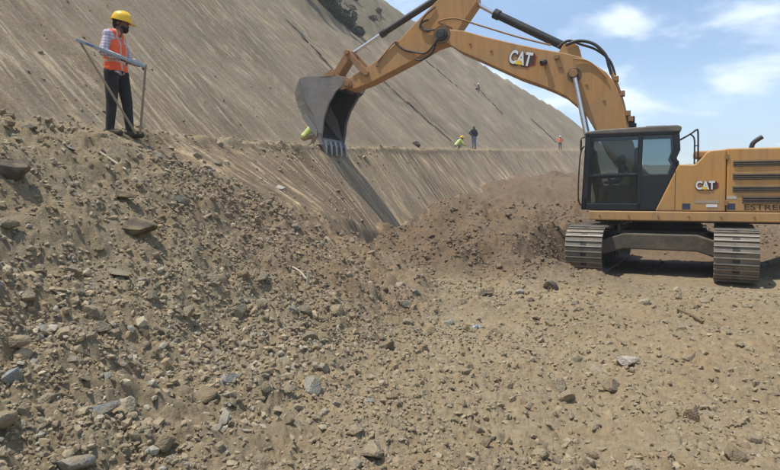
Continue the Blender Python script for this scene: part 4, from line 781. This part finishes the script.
# ---------------------------------------------------------------- people
SPH = ico(2)[0]
def hull_caps(caps):
    V, F = [], []
    for (p, q, ra, rb) in caps:
        bm = bmesh.new(); p = np.array(p, float); q = np.array(q, float)
        vs = [bm.verts.new(tuple(v)) for v in np.concatenate([SPH*ra+p, SPH*rb+q])]
        r_ = bmesh.ops.convex_hull(bm, input=vs); dead = [g for g in set(r_['geom_interior']+r_['geom_unused']) if isinstance(g, bmesh.types.BMVert)]
        bmesh.ops.delete(bm, geom=dead, context='VERTS'); bm.verts.index_update(); k = len(V)
        V += [v.co[:] for v in bm.verts]; F += [tuple(v.index+k for v in f.verts) for f in bm.faces]; bm.free()
    return V, F
def skin_mesh(name, caps, voxel, smooth, m, parent, cut=None):
    """one continuous surface grown over a posed skeleton of tapered limbs"""
    V, F = hull_caps(caps); me = bpy.data.meshes.new(name); me.from_pydata(V, [], F); me.update()
    o = bpy.data.objects.new(name, me); COL.objects.link(o)
    r_ = o.modifiers.new('remesh', 'REMESH'); r_.mode = 'VOXEL'; r_.voxel_size = voxel
    if smooth: s_ = o.modifiers.new('smooth', 'SMOOTH'); s_.factor = .5; s_.iterations = smooth
    dg = bpy.context.evaluated_depsgraph_get(); new = bpy.data.meshes.new_from_object(o.evaluated_get(dg)); o.modifiers.clear(); o.data = new; new.name = name
    if cut:                                   # trim at neckline, cuffs, waist and hems
        bm = bmesh.new(); bm.from_mesh(new)
        for (co, no) in cut:
            bmesh.ops.bisect_plane(bm, geom=bm.verts[:]+bm.edges[:]+bm.faces[:], plane_co=co, plane_no=no, clear_outer=True)
        bm.to_mesh(new); bm.free()
    new.polygons.foreach_set('use_smooth', [True]*len(new.polygons)); new.materials.clear(); new.materials.append(m); o.parent = parent; return o
def lerp(a, b, t): return tuple(np.array(a)+(np.array(b)-np.array(a))*t)
def limb(J, a, b, ra, rb): return (J[a], J[b], ra, rb)
def person(loc, rz, J, vox, top, vest, trousers, hat, label, hat_mat, shoes='boot', hands=None, group=None, hair=True, headtilt=0.0, sleeves=True):
    """J: joints, local X is where the person faces, Y their left"""
    P = empty('person', loc, rz); tag(P, label, 'person', group)
    pel, che, nek, hed = [np.array(J[k], float) for k in ('pelvis', 'chest', 'neck', 'head')]
    side = lambda c, h, x=0: (c+np.array([x, h, 0]), c+np.array([x, -h, 0]))
    ct, st_ = math.cos(headtilt), math.sin(headtilt)
    def H(x, y, z): return tuple(hed+np.array([x*ct+z*st_, y, -x*st_+z*ct]))
    head = [(H(-.015, 0, .035), H(-.01, 0, .03), .092, .092), (H(.02, 0, .02), H(.045, 0, -.075), .078, .050), (H(.09, 0, .0), H(.108, 0, -.025), .013, .018), (H(.075, .03, .022), H(.075, -.03, .022), .020, .020), (H(.078, .018, -.062), H(.078, -.018, -.062), .018, .018), (H(-.005, .085, -.01), H(-.01, .088, -.03), .020, .014), (H(-.005, -.085, -.01), H(-.01, -.088, -.03), .020, .014), (tuple(nek-np.array([0, 0, .03])), H(-.01, 0, -.06), .056, .054)]
    a_, b_ = side(pel, .075); c_, d_ = side(che, .085); e_, f_ = side((pel+che)/2, .068); g_, h_ = side(che+np.array([0, 0, .13])*1.0+(nek-che)*.15, .10)
    torso = [(a_, b_, .112, .112), (c_, d_, .120, .120), (e_, f_, .108, .108), (lerp(a_, c_, .5), lerp(b_, d_, .5), .108, .108), (a_, c_, .105, .112), (b_, d_, .105, .112), (J['shl'], J['shr'], .066, .066), (tuple(che), J['shl'], .10, .07), (tuple(che), J['shr'], .10, .07), (J['shl'], tuple(nek), .055, .05), (J['shr'], tuple(nek), .055, .05)]
    arms = [limb(J, 'shl', 'ell', .056, .044), limb(J, 'ell', 'wrl', .042, .030), limb(J, 'shr', 'elr', .056, .044), limb(J, 'elr', 'wrr', .042, .030)]
    legs = [limb(J, 'hil', 'knl', .088, .060), limb(J, 'knl', 'anl', .058, .040), limb(J, 'hir', 'knr', .088, .060), limb(J, 'knr', 'anr', .058, .040)]
    feet = []
    for k in 'lr':
        an = np.array(J['an'+k]); d0 = np.array(J.get('toe'+k, (1, 0, 0)), float); d0 /= np.linalg.norm(d0)
        feet.append((tuple(an+np.array([0, 0, -.03])-d0*.04), tuple(an+np.array([0, 0, -.045])+d0*.15), .046, .036))
    hand = []
    for k in 'lr':
        w = np.array(J['wr'+k]); d0 = np.array(J['hd'+k], float); d0 /= np.linalg.norm(d0); up = np.array(J.get('hu'+k, (0, 0, 1)), float); sd = np.cross(d0, up); sd /= np.linalg.norm(sd); up = np.cross(sd, d0)
        curl = J.get('curl'+k, .5)
        palm = w+d0*.045; hand.append((tuple(w), tuple(palm), .026, .030)); hand.append((tuple(palm+sd*.022), tuple(palm-sd*.022), .019, .019))
        for i, (off, ln) in enumerate(((.030, .070), (.010, .078), (-.010, .073), (-.030, .058))):
            b0 = palm+d0*.028+sd*off; d1 = d0*math.cos(curl)-up*math.sin(curl); b1 = b0+d1*ln*.5; d2 = d0*math.cos(curl*2.4)-up*math.sin(curl*2.4); b2 = b1+d2*ln*.5
            hand += [(tuple(b0), tuple(b1), .0095, .009), (tuple(b1), tuple(b2), .009, .008)]
        t0 = w+d0*.022+sd*.028; t1 = t0+(d0*.6+sd*.55-up*.35)*.04; t2 = t1+(d0*.75-up*.5)*.03; hand += [(tuple(t0), tuple(t1), .011, .010), (tuple(t1), tuple(t2), .010, .0085)]
    skin_mesh('body', head+torso+arms+legs+feet+hand, vox, 1, M['skin'], P)
    inf = lambda L, d: [(a, b, r1+d, r2+d) for a, b, r1, r2 in L]
    def sleeve_arms(d): return [(J['shl'], J['ell'], .056+d, .046+d), (J['ell'], lerp(J['ell'], J['wrl'], .86), .046+d, .034+d), (J['shr'], J['elr'], .056+d, .046+d), (J['elr'], lerp(J['elr'], J['wrr'], .86), .046+d, .034+d)]
    shirt = inf(torso, .010)+(sleeve_arms(.012) if sleeves else [(J['shl'], lerp(J['shl'], J['ell'], .6), .07, .062), (J['shr'], lerp(J['shr'], J['elr'], .6), .07, .062)])
    skin_mesh('shirt', shirt, vox, 2, top, P)
    if vest is not None:
        vt = [(a, b, r1+.022, r2+.022) for a, b, r1, r2 in torso[:6]]+[(J['shl'], J['shr'], .072, .072), (tuple(che), lerp(J['shl'], nek, .12), .125, .070), (tuple(che), lerp(J['shr'], nek, .12), .125, .070), (lerp(J['shl'], nek, .10), lerp(J['shl'], nek, .8), .078, .062), (lerp(J['shr'], nek, .10), lerp(J['shr'], nek, .8), .078, .062)]
        dn = (pel-che)/np.linalg.norm(pel-che)
        skin_mesh('vest', vt, vox, 2, vest, P, [(tuple(pel+dn*.035), tuple(dn))])
    dn = (pel-che)/np.linalg.norm(pel-che)
    tr = inf(legs, .016)+[(a_, b_, .122, .122), (J['hil'], J['hir'], .10, .10)]
    skin_mesh('trousers', tr, vox, 2, trousers, P)
    for k in range(2): skin_mesh('boot', inf(feet[k:k+1], .014)+[(lerp(J['an'+'lr'[k]], J['kn'+'lr'[k]], .14), J['an'+'lr'[k]], .056, .054)], vox, 1, M[shoes], P, [((0, 0, J['an'+'lr'[k]][2]-.088), (0, 0, -1))])
    if hair: skin_mesh('hair', [(H(-.025, 0, .035), H(-.02, 0, .03), .098, .098), (H(-.055, 0, -.02), H(-.05, 0, -.05), .06, .05)], vox, 1, M['hair'], P, [(H(.035, 0, 0), (ct, 0, -st_))])
    if hat:
        hm_ = MB(); rows = [(.124, -.006), (.121, .03), (.112, .065), (.092, .098), (.058, .118), (.02, .125)]; n = 24; v = []; f = []
        for r_, z in rows:
            for k in range(n): an = 2*math.pi*k/n; v.append(H(r_*1.12*math.cos(an)-.005, r_*.95*math.sin(an), z+.045))
        for i in range(len(rows)-1):
            for k in range(n): f.append((i*n+k, i*n+(k+1) % n, (i+1)*n+(k+1) % n, (i+1)*n+k))
        f.append(tuple((len(rows)-1)*n+k for k in range(n))); hm_.add(v, f)
        # brim with a longer peak in front, and the crown ridge
        v = []; f = []
        for k in range(n):
            an = 2*math.pi*k/n; ext = .012+.045*max(0, math.cos(an))**2
            for r_, z in ((.122, .036), (.122+ext, .030), (.122+ext, .024), (.120, .028)): v.append(H(r_*1.12*math.cos(an)-.005, r_*.95*math.sin(an), z))
        for k in range(n):
            for j in range(4): f.append((k*4+j, k*4+(j+1) % 4, ((k+1) % n)*4+(j+1) % 4, ((k+1) % n)*4+j))
        hm_.add(v, f); hm_.tube([H(.10, 0, .135), H(.05, 0, .165), H(-.005, 0, .172), H(-.06, 0, .163), H(-.11, 0, .130)], .014, 8)
        hm_.build('helmet', hat_mat, P, 0, 40)
    return P
# man with the slope gauge: faces right, turned a little towards the camera, head bent
MANX, MANY = -3.83, 8.32; MANZ = ground_z(MANX, MANY)+.01
J = dict(pelvis=(-.03, 0, .93), chest=(-.055, 0, 1.24), neck=(-.005, 0, 1.46), head=(.045, 0, 1.585), shl=(-.03, .175, 1.385), shr=(-.065, -.175, 1.385),
         ell=(.05, .25, 1.13), wrl=(.27, .06, 1.03), elr=(-.10, -.27, 1.125), wrr=(.145, -.27, 1.035), hdl=(.7, -.4, -.25), hdr=(.9, .0, -.35), hul=(0, 0, 1), hur=(0, .35, 1), curll=.6, curlr=.75,
         hil=(.0, .095, .90), knl=(.07, .11, .49), anl=(.10, .12, .085), hir=(-.06, -.095, .90), knr=(-.055, -.11, .49), anr=(-.085, -.12, .085), toel=(1, .15, 0), toer=(1, -.25, 0))
def fit_feet(P, J):   # settle the figure so both soles meet the ground
    zs = []
    c, s_ = math.cos(P.rotation_euler.z), math.sin(P.rotation_euler.z)
    for k in 'lr': a = J['an'+k]; zs.append(ground_z(P.location.x+a[0]*c-a[1]*s_, P.location.y+a[0]*s_+a[1]*c)-(a[2]-.085))
    P.location.z = min(zs)*.5+max(zs)*.5-.015
man = person((MANX, MANY, MANZ), R(4), J, .009, M['plaid'], M['vest_orange'], M['trouser'], True, 'standing man in orange vest, yellow helmet and black trousers holding a slope gauge', M['hat_yellow'], headtilt=R(14))
fit_feet(man, J)
bd = skin_mesh('beard', [((.045+.072, 0, 1.585-.085), (.045+.055, 0, 1.585-.10), .032, .04), ((.045+.035, .055, 1.585-.06), (.045+.065, .03, 1.585-.09), .022, .028), ((.045+.035, -.055, 1.585-.06), (.045+.065, -.03, 1.585-.09), .022, .028)], .008, 1, M['hair'], man)
# slope gauge: level bar on two timber legs
gy = MANY-.36
GX = lambda px: (px-390)/585*gy
GZ = lambda py: 1.68+(195-py)/585*gy
sg = empty('slope_gauge', (GX(140), gy, MANZ)); tag(sg, 'triangular timber slope gauge with grey level bar held by the man', 'gauge')
def gpart(name, p, q, w, h, m): b = MB(); o_ = Vector(sg.location); b.bar(Vector(p)-o_, Vector(q)-o_, w, h); return b.build(name, m, sg, .004)
lb = gpart('level_bar', (GX(79), gy, GZ(41)), (GX(147.5), gy, GZ(68)), .026, .044, M['alu'])
b = MB(); o_ = Vector(sg.location); m_ = (Vector((GX(93), gy-.015, GZ(46.5)))-o_); b.bar(m_-Vector((.05, 0, -.02)), m_+Vector((.05, 0, -.02)), .004, .026); b.build('spirit_vial', M['blue_cloth'], lb)
gpart('diagonal_leg', (GX(80), gy+.04, GZ(40)), (GX(136), gy+.04, GZ(134)), .022, .028, M['wood'])
gpart('upright_leg', (GX(146.5), gy+.04, GZ(65)), (GX(140), gy+.04, GZ(134)), .022, .028, M['wood'])
# workers on the far bench
STAND = dict(pelvis=(0, 0, .93), chest=(.0, 0, 1.24), neck=(.01, 0, 1.46), head=(.03, 0, 1.585), shl=(0, .18, 1.39), shr=(0, -.18, 1.39), ell=(-.06, .36, 1.19), wrl=(.07, .22, 1.02), elr=(-.06, -.36, 1.19), wrr=(.07, -.22, 1.02),
             hdl=(.5, -.6, -.4), hdr=(.5, .6, -.4), hil=(0, .095, .90), knl=(.02, .11, .49), anl=(0, .12, .085), hir=(0, -.095, .90), knr=(.02, -.11, .49), anr=(0, -.12, .085))
CROUCH = dict(pelvis=(-.20, 0, .36), chest=(.02, 0, .60), neck=(.16, 0, .76), head=(.24, 0, .85), shl=(.09, .18, .71), shr=(.09, -.18, .71), ell=(.22, .24, .47), wrl=(.42, .12, .36), elr=(.22, -.24, .47), wrr=(.42, -.12, .36),
              hdl=(.8, 0, -.5), hdr=(.8, 0, -.5), hil=(-.18, .10, .35), knl=(.20, .17, .46), anl=(.0, .15, .085), hir=(-.18, -.10, .35), knr=(.20, -.17, .46), anr=(.0, -.15, .085))
def worker(x, y, rz, J, *a, **k): P = person((x, y, ground_z(x, y)), rz, J, .022, *a, **k); fit_feet(P, J); return P
worker(-2.53, 18.75, R(10), CROUCH, M['lime'], M['vest_lime'], M['sand_cloth'], True, 'crouching worker in lime vest half hidden behind the bucket', M['hat_yellow'])
worker(6.0, 42.0, R(-60), STAND, M['navy'], None, M['jeans'], False, 'worker in dark shirt and jeans standing hands on hips on far bench', M['hat_white'])
worker(4.75, 40.6, R(10), CROUCH, M['lime'], M['vest_lime'], M['sand_cloth'], True, 'crouching worker in yellow green vest beside the one in dark shirt', M['hat_yellow'])
worker(21.5, 74.2, R(-100), STAND, M['orange_cloth'], M['vest_orange'], M['grey_cloth'], True, 'distant worker in orange vest on the bench near the cab', M['hat_white'])
worker(11.15, 75.08, R(-70), CROUCH, M['sand_cloth'], None, M['grey_cloth'], True, 'tiny figure in pale shirt crouching high on the hillside', M['hat_white'])
# the driver, seated in the cab
SIT = dict(pelvis=(-.05, 0, .12), chest=(-.02, 0, .44), neck=(.03, 0, .66), head=(.07, 0, .785), shl=(.02, .19, .59), shr=(.02, -.19, .59), ell=(.06, .27, .34), wrl=(.30, .24, .30), elr=(.06, -.27, .34), wrr=(.30, -.24, .30), hdl=(1, 0, 0), hdr=(1, 0, 0),
           hil=(-.03, .095, .10), knl=(.42, .13, .16), anl=(.50, .13, -.25), hir=(-.03, -.095, .10), knr=(.42, -.13, .16), anr=(.50, -.13, -.25))
c157, s157 = math.cos(R(157)), math.sin(R(157))
drx, dry = .88, .97
person((EXC[0]+drx*c157-dry*s157, EXC[1]+drx*s157+dry*c157, EZ+1.66), R(157-8), SIT, .016, M['blue_cloth'], M['vest_lime'], M['sand_cloth'], False, 'driver in lime vest and blue shirt seated inside the cab', M['hat_white'])

# ---------------------------------------------------------------- rows of dug pits running down the hillside
def pit_row(s0, s1, up0, up1, step, size, lab, seed):
    g = np.random.default_rng(seed); n = int(abs(up0-up1)/step)+1; root = empty('pit_row'); first = True
    for k in range(n):
        t = k/max(1, n-1); s_ = s0+(s1-s0)*t+g.normal(0, .06); up = up0+(up1-up0)*t+g.normal(0, .05)
        nn_ = float(edge_n(np.array(s_)))+1.7+up; x = UX*s_-UY*nn_; y = UY*s_+UX*nn_; z = ground_z(x, y)
        if first: root.location = (x, y, z); first = False
        r_ = size*g.uniform(.7, 1.25); v, f = ico(2); nn2 = 1+.35*fbm(v[:, 0]*2+k, v[:, 1]*2+v[:, 2], 3, seed+k)
        v = v*nn2[:, None]*np.array([r_*1.25, r_*.62, r_*.40]); v = np.stack([v[:, 0]*UY+v[:, 1]*UX, -v[:, 0]*UX+v[:, 1]*UY, v[:, 2]-v[:, 0]*.97], 1); b = MB(); b.add([(p[0]+x-root.location.x, p[1]+y-root.location.y, p[2]+z-root.location.z+.02) for p in v], [tuple(q_) for q_ in f])
        b.build('spoil_heap', M['darksoil'], root, 0, 50)
    tag(root, lab, 'pits', 'rows of dug pits on the hillside')
pit_row(31.4, 30.7, 8.2, 5.2, .42, .19, 'dark dashed row of pits on the hillside above left of the bucket', 11)
pit_row(40.2, 41.6, 5.4, .9, .36, .22, 'longest dark dashed row of pits, running down behind the bucket to the bench', 12)
pit_row(65.6, 67.8, 10.9, 8.2, .5, .24, 'dark row of pits high on the hillside just under the boom end', 13)
pit_row(76.3, 75.0, 8.9, 5.2, .5, .25, 'dark row of pits below the tiny crouching figure', 14)
pit_row(85.8, 85.8, 4.6, 1.6, .45, .26, 'dark row of pits at right, above the distant orange worker', 15)

# ---------------------------------------------------------------- scrub on the rough ground above the trimmed slope
def shrub(x, y, rx, rz_, seed, lab, m, group='scrub above the trimmed slope', leaves=900, ls=.13, cat='shrub', name='shrub', trunk=0):
    g = np.random.default_rng(seed); z = ground_z(x, y); root = empty(name, (x, y, z)); tag(root, lab, cat, group)
    nb_ = 7; cen = np.stack([g.normal(0, rx*.45, nb_), g.normal(0, rx*.45, nb_), trunk+g.uniform(.25, .95, nb_)*rz_], 1); rad = g.uniform(.28, .55, nb_)*rx
    which = g.integers(0, nb_, leaves); d = g.normal(size=(leaves, 3)); d /= np.linalg.norm(d, axis=1)[:, None]; P = cen[which]+d*(rad[which]*g.uniform(.35, 1.08, leaves)**.6)[:, None]*np.array([1, 1, .85])
    P[:, 2] = np.maximum(P[:, 2], -.25)
    a = g.normal(size=(leaves, 3)); a /= np.linalg.norm(a, axis=1)[:, None]; b = np.cross(a, g.normal(size=(leaves, 3))); b /= np.linalg.norm(b, axis=1)[:, None]; L_ = (ls*g.uniform(.6, 1.4, leaves))[:, None]
    V = np.stack([P-a*L_, P+b*L_*.5, P+a*L_, P-b*L_*.5], 1).reshape(-1, 3); F = np.arange(leaves*4).reshape(-1, 4)
    me = bpy.data.meshes.new('foliage'); me.from_pydata(V.tolist(), [], F.tolist()); me.update(); link('crown' if trunk else 'foliage', me, m, root)
    st = MB()
    for k in range(5 if not trunk else 4):
        c = cen[k]; st.tube([(0, 0, -.3), (c[0]*.4, c[1]*.4, c[2]*.5), tuple(c)], [.05*rx, .035*rx, .012*rx], 6)
    st.build('stems' if not trunk else 'trunk', M['bark'], root, 0, 50)
def at_su(s_, up): nn_ = float(edge_n(np.array(float(s_))))+1.7+up; return UX*s_-UY*nn_, UY*s_+UX*nn_
SHR = [(41.5, 12.2, 1.3), (42.8, 13.4, 1.5), (44.0, 12.0, 1.4), (44.6, 14.2, 1.6), (45.6, 12.6, 1.3), (46.4, 11.5, 1.2), (46.9, 13.4, 1.4), (47.8, 11.8, 1.0), (48.3, 10.9, .9), (43.2, 15.2, 1.7), (45.9, 15.6, 1.6), (41.0, 14.3, 1.5), (48.8, 13.0, .8)]
NTH = ['leftmost', 'second', 'third', 'fourth', 'fifth', 'sixth', 'seventh', 'eighth', 'ninth', 'tenth', 'eleventh', 'twelfth', 'rightmost']
SHR.sort(key=lambda q_: at_su(q_[0], q_[1])[0]/at_su(q_[0], q_[1])[1])
for k, (s_, up, r_) in enumerate(SHR):
    x, y = at_su(s_, up); shrub(x, y, r_*.85, r_*.75, 600+k, NTH[k]+(' from the left' if 0 < k < 12 else '')+' dark green bush in the scrub patch above the slope', M['leaf'])
for k, (s_, up, r_) in enumerate([(50.5, 15.6, .8), (52.5, 13.6, .7), (56, 15.5, .8), (58, 18.5, .9), (60, 14.8, .7), (63, 18.4, .9), (67, 17.5, .7), (70, 20.5, .8)]):
    x, y = at_su(s_, up); shrub(x, y, r_, r_*.6, 700+k, ('nearest', 'second nearest', 'third nearest', 'fourth nearest', 'fifth nearest', 'sixth nearest', 'seventh nearest', 'farthest')[k]+' low dry bush on the rough ground right of the scrub', M['leaf_dry'], 'dry bushes on the rough ground', 420, .11)
# ---------------------------------------------------------------- odds and ends on the ground
def stick_thing(name, pts, r, lab, m, cat='stick'):
    x, y = pts[0][0], pts[0][1]; z = ground_z(x, y); b = MB(); b.tube(spline([(p[0]-x, p[1]-y, (ground_z(p[0], p[1])-z)+p[2]) for p in pts], 5), r, 8); o = b.build(name, m, None, 0, 50); o.location = (x, y, z); tag(o, lab, cat); return o
M['pale_wood'] = mat('weathered_stick', (.42, .36, .26), .85, var=.25, vscale=20)
stick_thing('wooden_peg', [(-.97, 6.85, -.06), (-.965, 6.85, .06), (-.955, 6.85, .17)], .019, 'short pale wooden peg standing in the debris, left of centre', M['pale_wood'], 'peg')
stick_thing('twig', [(-1.18, 7.06, .05), (-1.08, 6.98, .07), (-.99, 6.88, .05)], .013, 'pale twig lying against the wooden peg', M['pale_wood'])
stick_thing('branch', [(3.88, 7.84, .03), (3.96, 7.66, .035), (4.03, 7.48, .03)], .020, 'thin brown branch on the flat ground below the right track', mat('branch_wood', (.16, .11, .065), .9, var=.3, vscale=20))
stick_thing('twig', [(-3.40, 6.88, .04), (-3.2, 6.80, .05), (-3.02, 6.71, .04)], .014, 'pale stick lying below the feet of the standing man', M['pale_wood'])
b = MB(); g = np.random.default_rng(3)
gx_, gy_ = np.meshgrid(np.linspace(-.045, .045, 6), np.linspace(-.03, .03, 5)); gz_ = .03+g.uniform(-.02, .03, gx_.shape)
vv = np.stack([gx_+g.uniform(-.012, .012, gx_.shape), gy_, gz_], -1).reshape(-1, 3); b.add(vv, [(i*6+j, i*6+j+1, i*6+j+7, i*6+j+6) for i in range(4) for j in range(5)])
lt = b.build('plastic_scrap', M['plastic'], None, 0, 60); sd_ = lt.modifiers.new('thick', 'SOLIDIFY'); sd_.thickness = .004; lt.location = (1.05, 7.04, ground_z(1.05, 7.04)); tag(lt, 'crumpled bluish plastic scrap on the ground left of the tracks', 'litter')

# ---------------------------------------------------------------- dusty air over the site
hz = MB(); hz.box(-440, 440, -440, 440, -3.0, 40.0); hazeo = hz.build('haze', None); tag(hazeo, 'thin pale dust haze over the whole site', 'haze', kind='stuff')
hm_, HN, HL, hb = new_mat('dust_haze'); HN.remove(hb); pv = HN.new('ShaderNodeVolumePrincipled'); pv.inputs['Color'].default_value = (.92, .94, .97, 1); pv.inputs['Density'].default_value = .0013; pv.inputs['Anisotropy'].default_value = .2
HL.new(pv.outputs[0], HN['Material Output'].inputs['Volume']); hazeo.data.materials.append(hm_)
